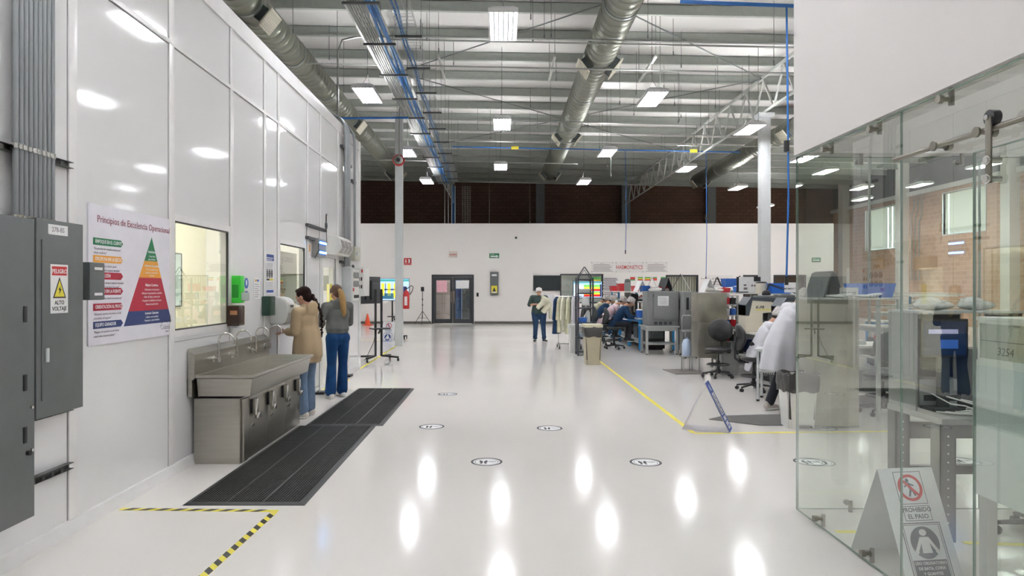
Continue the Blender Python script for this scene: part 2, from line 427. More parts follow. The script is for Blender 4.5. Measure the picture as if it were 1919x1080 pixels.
f = MB().box(a-.0, a+.08, FY-.03, FY+.1, 0, e).box(c-.08, c, FY-.03, FY+.1, 0, e).box(a+.08, c-.08, FY-.03, FY+.1, e-.1, e); f.build('door_frame', ALU, dr)
mid = (a+c)/2
for s_, (p, q) in enumerate(((a+.085, mid-.006), (mid+.006, c-.085))):
    f = MB(); holed(f, p, q, .02, e-.11, [(p+.12, q-.12, .22, e-.25)], lambda g, h, i_, j: f.box(g, h, FY, FY+.05, i_, j)); lf = f.build('door_leaf', ALU, dr)
    MB().box(p+.12, q-.12, FY+.02, FY+.028, .22, e-.25).build('pane', WGLASS, dr)
    hx = q-.05 if s_ == 0 else p+.05
    MB().cyl((hx, FY-.05, .95), (hx, FY-.05, 1.5), .018).cyl((hx, FY-.05, 1.0), (hx, FY, 1.0), .012).cyl((hx, FY-.05, 1.45), (hx, FY, 1.45), .012).build('door_handle', CHROME, dr)
    if s_: MB().box(p+.14, q-.14, FY+.005, FY+.012, 1.62, e-.27).build('door_notice', PAPER, dr)
    else: MB().box(p+.14, p+.62, FY+.005, FY+.012, 1.45, e-.27).build('door_notice', mat('pink_speckled_notice', (222, 170, 180), .6, var=.3, scale=40), dr)
tag(MB().box(-2.3, -1.9, 33.5, 34.2, 0, 2.1, .01).build('storage_cabinet', mat('blue_cabinet_enamel', (30, 90, 160), .4)), 'blue metal storage cabinet behind the far glass doors', 'cabinet')
for i, (a, c, d, e) in enumerate(HO[1:]):
    w = struct(D.objects.new('window_%d' % (i+7), None)); C.objects.link(w)
    f = MB(); t = .06
    f.box(a-t, a, FY-.03, FY+.12, d, e+t).box(c, c+t, FY-.03, FY+.12, d, e+t).box(a, c, FY-.03, FY+.12, e, e+t).box(a, c, FY-.03, FY+.12, d-t, d)
    f.build('window_frame', ALU, w)
    MB().box(a, c, FY+.05, FY+.056, d, e).build('pane', GLASS, w)
    if i == 0: MB().box(a, c, FY+.3, FY+.32, d-.2, e+.1).box(a+.08, a+.6, FY+.27, FY+.3, d-.2, e-.1).build('inner_panel', mat('pale_grey_panel', (190, 192, 192), .5), w)
    if i == 1:
        f = MB()
        for q in range(12): f.cbox((a+.06+q*(c-a-.1)/11, FY+.12, (d+e)/2), (.1, .01, e-d-.02), (0, 0, .3))
        f.build('blind', BLIND, w)
    if i > 1: MB().box(a, c, FY+.1, FY+.12, d, e).build('unlit_interior', mat('unlit_interior_black', (30, 30, 32), .6), w)  # near-black sheet standing in for the unlit room behind

tag(MB().box(-1.85, -1.3, 33.0, 33.6, 0, 1.9, .01).build('storage_cabinet', mat('dark_cabinet_enamel', (44, 50, 58), .4)), 'dark cabinet behind the second leaf of the far glass doors', 'cabinet')
# ---------------- vestibule with glass sides ----------------
BZ, GX, GY = 2.64, 2.20, 5.06
sbuild(MB().box(GX, GX+.1, -4, GY+.05, BZ, 4.63), 'wall_vestibule_front', BULK)
sbuild(MB().box(GX+.1, 9, GY-.05, GY+.05, BZ, 4.63), 'wall_vestibule_end', BULK)
sbuild(MB().box(8.9, 9, -4, GY-.05, 0, 4.63), 'wall_vestibule_right', BULK)
def clamp_at(parent, x, y, z, dx, dy, top):
    s_ = -1 if top else 1
    c_ = MB().cyl((x+dx*.035, y+dy*.035, z), (x+dx*.035, y+dy*.035, z+s_*.085), .014, 14)
    c_.cyl((x-dx*.03, y-dy*.03, z+s_*.055), (x+dx*.035, y+dy*.035, z+s_*.055), .012, 14)
    c_.cyl((x-dx*.034, y-dy*.034, z+s_*.055), (x-dx*.01, y-dy*.01, z+s_*.055), .021, 16)
    c_.build('clamp', mat('satin_nickel', (140, 136, 126), .3, metal=1), parent)
def pane_thing(name, label, axis, p, u0, u1, z0, z1, tops=(), bots=(), dirn=1):
    t = thing(name, label, 'glass panel', (p, u0, 0) if axis == 'x' else (u0, p, 0))
    L = u1-u0; w = .005
    def bx(b, a, c, d, e, q=w): return b.box(-q, q, a, c, d, e) if axis == 'x' else b.box(a, c, -q, q, d, e)
    bx(MB(), 0, L, z0, z1).build('pane', GLASS, t)
    f = MB(); q = w+.0006
    for a, c, d, e in ((-.001, .0012, z0, z1), (L-.0012, L+.001, z0, z1), (0, L, z0-.001, z0+.004), (0, L, z1-.004, z1+.001)): bx(f, a, c, d, e, q)
    f.build('glass_edge', EDGE, t)
    for v in tops: clamp_at(t, *((0, v-u0) if axis == 'x' else (v-u0, 0)), BZ, *((dirn, 0) if axis == 'x' else (0, dirn)), True)
    for v in bots: clamp_at(t, *((0, v-u0) if axis == 'x' else (v-u0, 0)), 0, *((dirn, 0) if axis == 'x' else (0, dirn)), False)
    return t
pane_thing('glass_panel', 'tall clear glass panel at the outer corner of the vestibule', 'x', GX, 3.74, GY, .012, 2.62, (4.6, 4.02), (4.72, 4.1))
pane_thing('glass_panel', 'tall clear glass panel behind the sliding door rail', 'x', GX, 2.2, 3.7375, .012, 2.62, (3.38, 2.5), (3.3, 2.5))
pane_thing('glass_panel', 'wide clear glass panel across the end of the vestibule', 'y', GY, GX+.01, 3.55, .012, 2.62, (2.66, 3.4), (2.58, 3.3), -1)
pane_thing('glass_panel', 'second clear glass panel across the end, behind the metal workbench', 'y', GY, 3.56, 5.4, .012, 2.62, (4.6,), (4.4,), -1)
# sliding door
NICK = mat('satin_nickel', (140, 136, 126), .3, metal=1)
t = thing('door_rail', 'round satin metal rail carrying the sliding glass door', 'rail', (GX-.075, 2, 2.34))
MB().cyl((0, 0, 0), (0, 1.68, 0), .0125, 16).build('rail_bar', NICK, t)
for yy in (1.32, 1.02): MB().cyl((-.02, yy, 0), (.075, yy, 0), .011, 12).cyl((-.022, yy, 0), (-.012, yy, 0), .024, 16).cyl((.045, yy, 0), (.068, yy, 0), .022, 16).build('rail_mount', NICK, t)
t = thing('sliding_glass_door', 'sliding glass door hanging from the round metal rail', 'door', (GX-.075, 1.9, 0))
MB().box(.01, .02, 0, 1.18, .02, 2.26).build('pane', GLASS, t)
MB().box(.009, .021, 1.176, 1.181, .02, 2.26).box(.009, .021, 0, 1.18, 2.256, 2.261).box(.009, .021, 0, 1.18, .019, .024).build('glass_edge', EDGE, t)
for yy in (1.04, .14):
    h = MB().box(-.024, -.016, yy-.018, yy+.018, 2.1, 2.39, .004).build('hanger', NICK, t)
    MB().cyl((-.02, yy, 2.385), (.016, yy, 2.385), .033, 20).build('wheel', BLACK, h)
    MB().cyl((-.034, yy, 2.385), (-.022, yy, 2.385), .012, 14).cyl((-.036, yy, 2.2), (.03, yy, 2.2), .014, 14).cyl((-.036, yy, 2.12), (.03, yy, 2.12), .014, 14).cyl((-.032, yy, 2.2), (-.026, yy, 2.2), .022, 14).cyl((-.032, yy, 2.12), (-.026, yy, 2.12), .022, 14).build('bolt', CHROME, h)

# ---------------- steel frame overhead ----------------
COLP = mat('pale_grey_column_paint', (196, 199, 199), .4)
TRUSS = mat('pale_truss_paint', (176, 178, 172), .45)
def column(x, y, w, z, label):
    t = thing('steel_column', label, 'column', (x, y, 0)); t['kind'] = 'structure'
    MB().box(-w/2, w/2, -w/2, w/2, 0, z, .012).build('shaft', COLP, t)
    MB().box(-w*.8, w*.8, -w*.8, w*.8, z, z+.12).build('cap', COLP, t)
    return t
column(-2.88, 19.5, .21, 6.5, 'pale grey square steel column carrying the fire extinguisher')
column(7.55, 19.5, .27, 6.5, 'pale grey square steel column rising behind the stamping machines')
def truss(x, label, y0=2, y1=40.5, zb=6.62, zt=7.9):
    t = thing('roof_truss', label, 'roof truss', (x, 0, 0)); t['kind'] = 'structure'
    zt = zc(x)-.3
    MB().box(-.035, .035, y0, y1, zt-.08, zt).build('top_chord', TRUSS, t)
    MB().box(-.02, .02, y0, y1, zb, zb+.06).build('bottom_chord', TRUSS, t)
    y = y0; up = True
    while y < y1-1:
        MB().bar((0, y, zb+.1 if up else zt-.1), (0, y+.62, zt-.1 if up else zb+.1), .045, .04).build('web_bar', TRUSS, t)
        y += .62 if up else .78; up = not up
    return t
truss(7.5, 'long pale roof truss above the workbench rows')
truss(-2.72, 'long pale roof truss beside the blue cable tray')
# tie rods and crossing conduits
ROD = mat('dull_rod_steel', (120, 124, 122), .4, metal=.6)
for (ya, yb) in ((9.5, 19.5), (19.5, 29.5)):
    for xa, xb in ((-2.9, 7.5), (7.5, -2.9)):
        tag(MB().cyl((0, 0, zc(xa)-.36), (xb-xa, yb-ya, zc(xb)-.36), .016, 8).build('tie_rod', ROD, None, 35, (xa, ya, 0)), 'thin diagonal steel tie rod crossing under the roof beams', 'tie rod', 'crossed tie rods under the roof')
CONL = mat('bright_conduit', (160, 162, 158), .4, metal=.6)
def pipe(name, pts, r, m, label, cat, group=None, n=8):
    p0 = Vector(pts[0]); return tag(MB().tube([Vector(p)-p0 for p in pts], r, n).build(name, m, None, 60, tuple(p0)), label, cat, group)
for i, (yy, z, x0, x1) in enumerate(((14.2, 6.9, -2.3, 7.4), (14.35, 6.88, -2.3, 7.4), (16.1, 6.95, -4.6, 7.4), (21.2, 6.9, -2.6, 8), (22.6, 6.9, -2.6, 8), (24.2, 6.9, -2.6, 11), (28, 6.95, -7, 3.2), (33, 6.95, -9, 9))):
    pipe('conduit', [(x0, yy, z), (x1, yy, z-.02*(x1-x0))], .02, CONL, ['pale conduit spanning the bay closest to the entrance', 'second pale conduit laid beside the first across the entrance bay', 'long pale conduit crossing in front of the big central duct vents', 'pale conduit crossing just beyond the steel columns', 'pale conduit crossing between the second and third central ceiling lights', 'pale conduit reaching over toward the right-hand duct', 'thick pale conduit crossing near the last central light', 'pale conduit crossing just short of the dark brick end'][i], 'conduit')
pipe('conduit', [(7.4, 16.1, 6.76), (8.4, 16.1, 6.76), (8.62, 16.1, 6.7), (8.7, 16.1, 6.5), (8.7, 16.1, .01)], .022, CONL, 'bright conduit bending down beside the pale steel column', 'conduit')
pipe('conduit', [(7.4, 16.3, 6.76), (8.5, 16.3, 6.76), (8.75, 16.3, 6.68), (8.83, 16.3, 6.45), (8.83, 16.3, .01)], .022, CONL, 'outer bright conduit bending down beside the pale steel column', 'conduit')
pipe('conduit', [(-3.4, 14.3, 4.7), (-3.4, 14.3, 6.6), (-3.3, 14.3, 6.85), (-3.0, 14.3, 6.92), (-2.3, 14.3, 6.92)], .022, CONL, 'conduit rising off the glossy partition and bending toward the tray', 'conduit')
pipe('conduit', [(-2.6, 19.3, 6.9), (-2.75, 19.3, 6.86), (-2.85, 19.3, 6.7), (-2.85, 19.3, 5.4)], .018, CONL, 'small conduit running down to the round alarm on the column', 'conduit')
BLUEP = mat('blue_air_pipe', (34, 98, 168), .35)
pipe('air_pipe', [(-4.4, 17.9, 6.1), (-2.4, 17.9, 6.12)], .03, BLUEP, 'dark blue compressed air pipe over the glossy partition', 'pipe')
pipe('air_pipe', [(2.8, 10.6, 6.1), (4.9, 10.6, 6.02)], .03, BLUEP, 'blue compressed air pipe feeding the nearest hanging hose', 'pipe')
pipe('air_pipe', [(-1.8, 25.6, 6.95), (9, 25.6, 6.75)], .025, BLUEP, 'long blue compressed air pipe with yellow tags across the hall', 'pipe')
for o in [o for o in D.objects if o.name.startswith('air_pipe')]:
    for q in (.15, .85):
        ex = o.dimensions.x*q; MB().cyl((ex, 0, 0), (ex, 0, zc(o.location.x+ex)-o.location.z+.15), .006, 6).build('hanger_rod', ROD, o)
def hose(x, Y, ytop, ybot, r, label):
    p = P(x, ytop, Y); q = P(x, ybot, Y)
    t = thing('air_hose', label, 'air hose', (p.x, Y, q.z), 0, None); h = p.z-q.z
    MB().tube([(0, 0, h), (.02, 0, h*.6), (.03, 0, h*.3), (0, 0, 0)], r, 8).build('hose', BLUEP, t)
    MB().cyl((0, 0, -.12), (0, 0, .02), r*1.8, 10).cyl((.0, 0, h*.46), (0, 0, h*.5), r*2.6, 10).build('coupling', BLACK, t)
hose(1172, 25.6, 282, 470, .012, 'thin blue air hose hanging above the red name board')
hose(1323, 25.6, 284, 520, .012, 'thin blue air hose hanging over the stainless cabinet')
hose(1474, 10.6, 8, 520, .016, 'thick blue air hose hanging beside the pale steel column')
for x, y, Y in ((965, 277, 25.58), (1300, 283, 25.58)):
    p = P(x, y, Y); tag(MB().box(-.14, .14, -.01, .01, -.06, .06).build('pipe_tag', YELLOW, None, 35, tuple(p)), 'yellow tag on the blue air pipe, ' + ('near the central lights' if x < 1000 else 'near the long truss'), 'tag')

# ducts
DUCT = mat('spiral_galvanized_duct', (134, 136, 124), .42, metal=.85, var=.12, scale=1.2, bump=.5, bscale=.9, stretch=(.01, 9, .01))
VENT = mat('cream_vent_grille', (206, 202, 184), .5)
def duct(x, z, r, y0, y1, spots, label):
    t = thing('air_duct', label, 'air duct', (x, y0, z))
    nr = int((y1-y0)/.28); pf = []
    for k in range(nr): pf += [(r, k*.28), (r, k*.28+.25), (r+.009, k*.28+.265)]
    MB().loft([[(q*math.cos(2*PI*i/40), yy, q*math.sin(2*PI*i/40)) for i in range(40)] for q, yy in pf+[(r, y1-y0)]]).build('duct_shell', DUCT, t, 60)
    for k in range(int((y1-y0)/3)): MB().cyl((0, 1.2+3*k, 0), (0, 1.27+3*k, 0), r+.012, 40).build('joint_band', GALV, t)
    for yy in spots:
        for s in (-1, 1):
            rt = (0, -s*math.radians(-50), 0)
            M_ = Euler((0, s*math.radians(128), 0)).to_matrix()
            c_ = M_ @ Vector((0, 0, r-.02))
            n = MB().cbox((c_.x, yy-y0, c_.z), (.3, .55, .3), (0, s*math.radians(128), 0)).build('vent_neck', GALVD, t)
            c_ = M_ @ Vector((0, 0, r+.14)); g = MB().cbox((c_.x, yy-y0, c_.z), (.42, .6, .03), (0, s*math.radians(128), 0))
            for q in range(8):
                c2 = M_ @ Vector((-.16+q*.045, 0, r+.16)); g.cbox((c2.x, yy-y0, c2.z), (.012, .56, .02), (0, s*math.radians(128), 0))
            g.build('vent_grille', VENT, n)
            u = c_
    return t
duct(2.38, 7.22, .36, 3, 33, (16.4, 24.3, 32.4), 'large round galvanized duct running down the middle of the hall')
duct(-4.95, 7.25, .33, 3, 33, (13.6, 22.6, 32.4), 'round galvanized duct running above the glossy partition')
duct(10.1, 7.15, .33, 3, 35, (23.5, 34.4), 'round galvanized duct passing behind the steel column')
# cable trays
TRAYB = mat('blue_cable_bundle', (46, 104, 160), .5, var=.3, scale=20)
def tray(x0, x1, z, w, y0, y1, label, wire, n_cond):
    t = thing('cable_tray', label, 'cable tray', (0, 0, z)); L = y1-y0
    def xx(y): return x0+(x1-x0)*(y-y0)/L
    if wire:
        f = MB(); y = y0
        for s in (-1, -.33, .33, 1): f.cyl((x0+s*w/2, y0, 0), (x1+s*w/2, y1, 0), .004, 5)
        for s in (-1, 1): f.cyl((x0+s*w/2, y0, .09), (x1+s*w/2, y1, .09), .004, 5)
        while y < y1: f.cyl((xx(y)-w/2, y, 0), (xx(y)+w/2, y, 0), .004, 5).cyl((xx(y)-w/2, y, 0), (xx(y)-w/2, y, .09), .004, 4).cyl((xx(y)+w/2, y, 0), (xx(y)+w/2, y, .09), .004, 4); y += .16
        f.build('wire_mesh', CONL, t)
        for k in range(2): MB().tube([(xx(y0+i*(y1-y0)/30)-w*.36+.06*k+.02*math.sin(i*1.7+k), y0+i*L/30, .03) for i in range(31)], .022, 6).build('cable_bundle', TRAYB, t)
    else:
        for k in range(n_cond): MB().cyl((x0-w/2+.045*k, y0, .03), (x1-w/2+.045*k, y1, .03), .017, 8).build('conduit', CONL, t)
        for k in range(3): MB().tube([(xx(y0+i*L/30)+w/2-.03-.07*k+.02*math.sin(i*1.3+2*k), y0+i*L/30, .05+.03*(k % 2)) for i in range(31)], .03, 6).build('cable_bundle', TRAYB, t)
    y = y0+.5
    while y < y1:
        cb = MB().box(xx(y)-w/2-.08, xx(y)+w/2+.08, y-.02, y+.02, -.04, 0).build('cross_bar', STRUT, t)
        MB().cyl((xx(y)-w/2-.06, y, 0), (xx(y)-w/2-.06, y, zc(0)-z-.1), .005, 5).cyl((xx(y)+w/2+.06, y, 0), (xx(y)+w/2+.06, y, zc(0)-z-.1), .005, 5).build('hanger_rod', ROD, cb)
        y += 1.9
tray(-2.2, -2.55, 6.35, .46, 5, 31, 'cable tray carrying pale conduits and blue cable bundles', False, 6)
tray(-1.6, -2.1, 6.5, .36, 5, 31, 'narrow wire basket tray with blue cables', True, 0)
# drop of the trays at the far partition
p = P(848, 380, 31)
t = thing('cable_drop', 'vertical run of conduits and blue cables down to the far partition', 'cable', (p.x, 31.58, 4.63))
for k in range(4): MB().cyl((k*.16-.4, 0, 0), (k*.16-.4, 0, 1.75), .02, 8).build('conduit', CONL, t)
for k in range(2): MB().cyl((k*.1-.06, .05, 0), (k*.1-.06, .05, 1.75), .035, 8).build('cable_bundle', TRAYB, t)
f = MB()
for k in range(20): f.cyl((.42, 0, .09*k), (.78, 0, .09*k), .005, 5)
for k in range(4): f.cyl((.42+.12*k, 0, 0), (.42+.12*k, 0, 1.75), .005, 5)
f.build('wire_mesh', CONL, t)

# ---------------- ceiling lights ----------------
TUBE = mat('lit_lamp_tube', (250, 251, 255), .4, emit=LAMP)
_tn = TUBE.node_tree.nodes['Principled BSDF']; _tn.inputs['Emission Strength'].default_value = LAMP
UPFILLM = mat('added_uplight_glow', (250, 251, 255), .4, emit=UPFILL)
REFL = mat('white_lamp_reflector', (236, 236, 236), .3)
def make_light():
    t = thing('ceiling_light', 'x', 'ceiling light', (0, 0, 5.95), 0, None)
    b = MB(); b.loft([[(-.235, -.62, 0), (.235, -.62, 0), (.235, .62, 0), (-.235, .62, 0)], [(-.235, -.62, .05), (.235, -.62, .05), (.235, .62, .05), (-.235, .62, .05)], [(-.16, -.55, .1), (.16, -.55, .1), (.16, .55, .1), (-.16, .55, .1)]])
    b.build('housing', REFL, t)
    f = MB().box(-.235, .235, -.625, -.6, -.02, .01).box(-.235, .235, .6, .625, -.02, .01).box(-.24, -.228, -.6, .6, -.02, .01).box(.228, .24, -.6, .6, -.02, .01)
    f.build('rim', REFL, t)
    for k in range(6): MB().box(-.205+k*.076-.013+.015, -.205+k*.076+.013+.015, -.58, .58, -.02, -.004).build('lamp_tube', TUBE, t, None)
    f = MB()
    for k in range(7): f.box(-.235+k*.076-.012+.015 if k else -.228, -.235+k*.076+.012+.015 if k < 6 else .228, -.59, .59, -.0235, -.0005)
    f.build('added_gap_strip', mat('added_gap_strip_grey', (210, 211, 214), .5), t, None)  # strips added between the tubes so the gaps stay dim
    MB().box(-.06, .06, -.2, .2, .1, .14).build('ballast', GALVD, t)
    for s_ in (-1, 1): MB().box(s_*.11-.02, s_*.11+.02, -.45, .45, .1, .104).build('added_uplight', UPFILLM, t, None)  # glowing strips added above the housing to brighten the roof
    h = zc(0)-5.95-.15
    MB().tube([(0, -.5, .1), (0, 0, .45), (0, .5, .1)], .004, 5).cyl((0, 0, .45), (0, 0, h), .005, 5).build('hanging_cord', BLACK, t)
    return t
L0 = make_light()
LG = [(0.05, 11.2, 'ceiling light in the central row, the one closest overhead'), (0.05, 17.9, 'ceiling light in the central row, second one along'), (0.02, 24.2, 'ceiling light in the central row, the small last one'),
      (-2.95, 15.2, 'ceiling light between the wall duct and the cable tray'), (-2.95, 21.7, 'ceiling light just beyond the column with the extinguisher'), (-2.95, 27.5, 'small ceiling light by the far end of the cable tray'),
      (3.45, 9.5, 'ceiling light close overhead beside the white bulkhead'), (3.45, 15.5, 'ceiling light just beside the big central duct vents'), (3.4, 21.7, 'ceiling light between the central duct and long truss'), (3.4, 27.7, 'small ceiling light near the end of the central duct'),
      (6.75, 18.5, 'ceiling light hanging beside the pale column under the truss'), (6.7, 24.6, 'ceiling light tucked under the long truss'),
      (10.1, 22.7, 'ceiling light beyond the truss, at the bulkhead corner'), (10.2, 29.3, 'small ceiling light below the duct behind the column'), (12.0, 25.2, 'ceiling light seen through the glass corner panel'), (15.5, 29.3, 'small ceiling light seen through glass above the brick wall')]
for i, (x, y, lb) in enumerate(LG):
    if i == 0: L0.location = (x, y, 5.95); L0['label'] = lb
    else: dup(L0, lb, (x, y, 5.95))
# the rest of the grid, plus lamps added to brighten the tan brick side
for x, y in ((0.05, 4.7), (0.05, -1.5), (-2.0, 8.9), (-2.0, 2.6), (-2.0, -3), (3.45, 3), (3.45, -3), (10.1, 16.4), (6.75, 12.3), (6.75, 6), (13.5, 18), (13.5, 9), (10.1, 10), (17, 24), (17, 15), (17.5, 33), (14, 36), (17.5, 28.5), (-8, 17), (-8, 23), (-8, 29)):
    dup(L0, 'six-tube ceiling light of the same hall grid, beyond the picture', (x, y, 5.95), group='ceiling lights beyond the picture')
for x, y in ((-4.4, 6.2), (-4.4, 9.5), (-4.4, 12)):
    l = D.lights.new('room_lamp', 'AREA'); l.shape = 'RECTANGLE'; l.size = .6; l.size_y = 1.2; l.energy = 27; l.color = (1, .99, .95)
    o = D.objects.new('room_lamp', l); C.objects.link(o); o.location = (x, y, 4.3)
l = D.lights.new('office_lamp', 'AREA'); l.size = 2; l.energy = 90; o = D.objects.new('office_lamp', l); C.objects.link(o); o.location = (0, 33.3, 2.85)
# thin rods dropping from the roof
rr = random.Random(3)
rods = [(549, 20, 60, 14), (617, 30, 110, 17), (632, 30, 105, 15.5), (788, 22, 90, 20), (800, 20, 75, 21), (822, 30, 95, 20), (850, 70, 120, 24), (919, 60, 260, 24), (994, 72, 200, 22), (1007, 72, 240, 26), (1020, 0, 70, 15), (1033, 0, 68, 15), (1042, 110, 150, 20), (1145, 0, 330, 22), (1188, 150, 215, 24), (1214, 0, 70, 15), (1237, 0, 165, 15.6), (1271, 78, 230, 20), (1313, 78, 235, 21), (1328, 120, 250, 22), (1391, 0, 230, 19), (1421, 20, 230, 18), (917, 300, 418, 31), (993, 310, 418, 31), (1290, 280, 340, 30)]
for x, y0, y1, Y in rods:
    while CH-(y1-VY)/F*Y > zc(0)-.5: Y -= .5
    a = P(x, y0, Y); q = P(x, y1, Y); z1 = zc(a.x)
    tag(MB().cyl((0, 0, 0), (0, 0, z1-q.z), .007, 5).cyl((0, 0, -.03), (0, 0, .06), .016, 6).build('hanging_rod', ROD, None, 35, (q.x, Y, q.z)), 'thin steel rod dropping from the roof beams', 'rod', 'thin rods hanging from the roof')

for (x, y, y0, y1) in ((-1.4, 6.95, 15.5, 17.2), (1.25, 6.95, 15.5, 17.4), (3.55, 6.95, 15.5, 17.5)):
    t = thing('hanging_bar', 'short pale strut bar hung under the roof ' + ('between the cable tray and central lights' if x < 0 else 'between the central lights and duct' if x < 2 else 'beyond the central duct'), 'strut', (x, y0, 6.93))
    MB().box(-.025, .025, 0, y1-y0, -.03, .03, .004).build('bar', TRUSS, t)
    for q in (.05, y1-y0-.05): MB().cyl((0, q, .02), (0, q, zc(x)-6.93), .006, 6).build('hanger_rod', ROD, t)
for k in range(44):
    x = rr.uniform(-2.2, 7.2); Y = rr.uniform(13.5, 30); z = rr.uniform(6.5, 7.3)
    if 1.9 < x < 2.9 or any(abs(x-a) < .4 and abs(Y-b_) < .9 for a, b_, _ in LG): continue
    tag(MB().cyl((0, 0, 0), (0, 0, zc(x)-z), .006, 5).cyl((0, 0, -.03), (0, 0, .08), .015, 6).build('hanging_rod', ROD, None, 35, (x, Y, z)), 'thin steel rod dropping from the roof beams', 'rod', 'thin rods hanging from the roof')
# ---------------- left wall equipment ----------------
# electrical enclosures
t = thing('electrical_enclosure', 'tall grey electrical enclosure at the near end of the left wall', 'electrical box', (XL+.014, 2.475, .36))
MB().box(.0, .25, 0, 1.39, 0, 1.68, .004).build('body', GREYBOX, t)
dq = MB().box(.25, .256, .05, 1.31, .335, 1.655, .002).build('door', GREYBOX, t)
for z in (.43, .72, 1.1): MB().box(.255, .262, 1.29, 1.315, z, z+.09, .002).build('hinge', BLACK, dq)
for z in (.38, .62): MB().cyl((.25, 1.36, z), (.262, 1.36, z), .009, 12).build('screw', CHROME, t)
MB().cyl((.25, 1.33, .37), (.27, 1.33, .37), .014, 14).build('lock', BLACK, t)
t = thing('panelboard', 'grey panelboard with a yellow high-voltage warning sticker', 'electrical box', (XL+.014, 3.88, .9))
MB().box(0, .25, 0, .435, 0, 1.15, .004).build('body', GREYBOX, t)
dq = MB().box(.25, .257, .04, .36, .1, 1.03, .002).build('door', GREYBOX, t)
MB().box(.256, .266, .07, .09, .32, .4).build('latch', LIGHTGREY, dq)
s_ = MB().box(.257, .259, .11, .27, .6, .89).build('warning_sticker', PAPER, t)
st = D.objects.new('sticker_artwork', None); C.objects.link(st); st.parent = s_; st.rotation_euler = LW; st.location = (.259, .11, .6)
MB().box(.012, .148, .225, .278, 0, .001).build('red_band', RED, s_, None, (.259, .11, .6), LW)
MB().poly([(.02, .09), (.14, .09), (.08, .215)], 0, .001).build('triangle_border', INK, s_, None, (.259, .11, .6), LW)
MB().poly([(.033, .098), (.127, .098), (.08, .197)], 0, .0016).build('triangle', YELLOW, s_, None, (.259, .11, .6), LW)
MB().poly([(.09, .165), (.068, .14), (.08, .138), (.076, .112), (.096, .144), (.083, .146)], 0, .0022).build('lightning_bolt', INK, s_, None, (.259, .11, .6), LW)
D.objects.remove(st)
def wtext(lines, m, parent, loc, name='lettering', rot=LW, sq=1): return link(name, text_mesh(lines, squeeze=sq), m, parent, loc, rot)
wtext([('PELIGRO', .08, .237, .036, 'CENTER', 0, .02)], PAPER, s_, (.2602, .11, .6), sq=1)
wtext([('ALTO', .08, .052, .034, 'CENTER', 0, .02), ('VOLTAJE', .08, .016, .034, 'CENTER', 0, .02)], INK, s_, (.2592, .11, .6))
lb = MB().box(.25, .252, .1, .28, 1.065, 1.125).build('name_label', PAPER, t)
wtext([('27B-BS', .09, .018, .04, 'CENTER')], GREYINK, lb, (.252, .1, 1.065))
t = thing('disconnect_switch', 'small grey switch box beside the panelboard, overlapping the poster', 'electrical box', (XL+.03, 4.46, 1.57))
MB().box(0, .19, 0, .17, 0, .25, .012).build('body', GREYBOX, t)
for z in (.03, .2): MB().box(.19, .192, .05, .14, z, z+.018).build('label', PAPER, t)
for i, (z, y0) in enumerate(((2.45, 3.4), (2.0, 4.3), (.83, 3.4), (.44, 3.4))):
    b = MB(); b.box(0, .004, 0, 4.58-y0, 0, .042).box(.004, .041, 0, 4.58-y0, 0, .004).box(.004, .041, 0, 4.58-y0, .038, .042)
    q = .05
    while q < 4.5-y0: b.box(.036, .041, q, q+.03, .004, .03); q += .09
    tag(b.build('strut_channel', STRUT, None, 35, (XL, y0, z)), ['slotted steel channel clamping the row of grey conduits', 'short slotted channel end beside the poster top', 'slotted steel channel directly under the panelboard', 'lowest slotted steel channel on the left wall'][i], 'strut')
CG = mat('grey_conduit', (140, 144, 146), .35, metal=.6)
for k in range(9):
    t = pipe('conduit', [(XL+.06, 4.0+k*.041, 2.05), (XL+.06, 4.0+k*.041, 4.75)], .0165, CG, 'vertical grey conduit standing in the row over the panelboard', 'conduit', 'row of conduits over the panelboard', 12)
    MB().cyl((0, 0, -.005), (0, 0, .03), .022, 12).build('coupling', CHROME, t); MB().cyl((0, 0, .42), (0, 0, .45), .022, 12).build('clamp', CHROME, t)
pipe('conduit', [(XL+.06, 3.72, 2.05), (XL+.06, 3.72, 4.75)], .018, CG, 'lone grey conduit rising over the tall enclosure', 'conduit', None, 12)
pipe('conduit', [(XL+.05, 4.33, 2.06), (XL+.05, 4.35, 2.1), (XL+.05, 4.31, 2.3), (XL+.05, 4.3, 2.4)], .011, CG, 'thin crooked conduit at the edge of the conduit row', 'conduit')
for y in (4.16, 4.27): tag(MB().box(0, .03, -.03, .03, 0, .05, .004).build('junction_clip', CHROME, None, 35, (XL+.075, y, 3.58)), 'shiny clip high on the conduit row, ' + ('lower of two' if y < 4.2 else 'at the outer pipe'), 'clip')

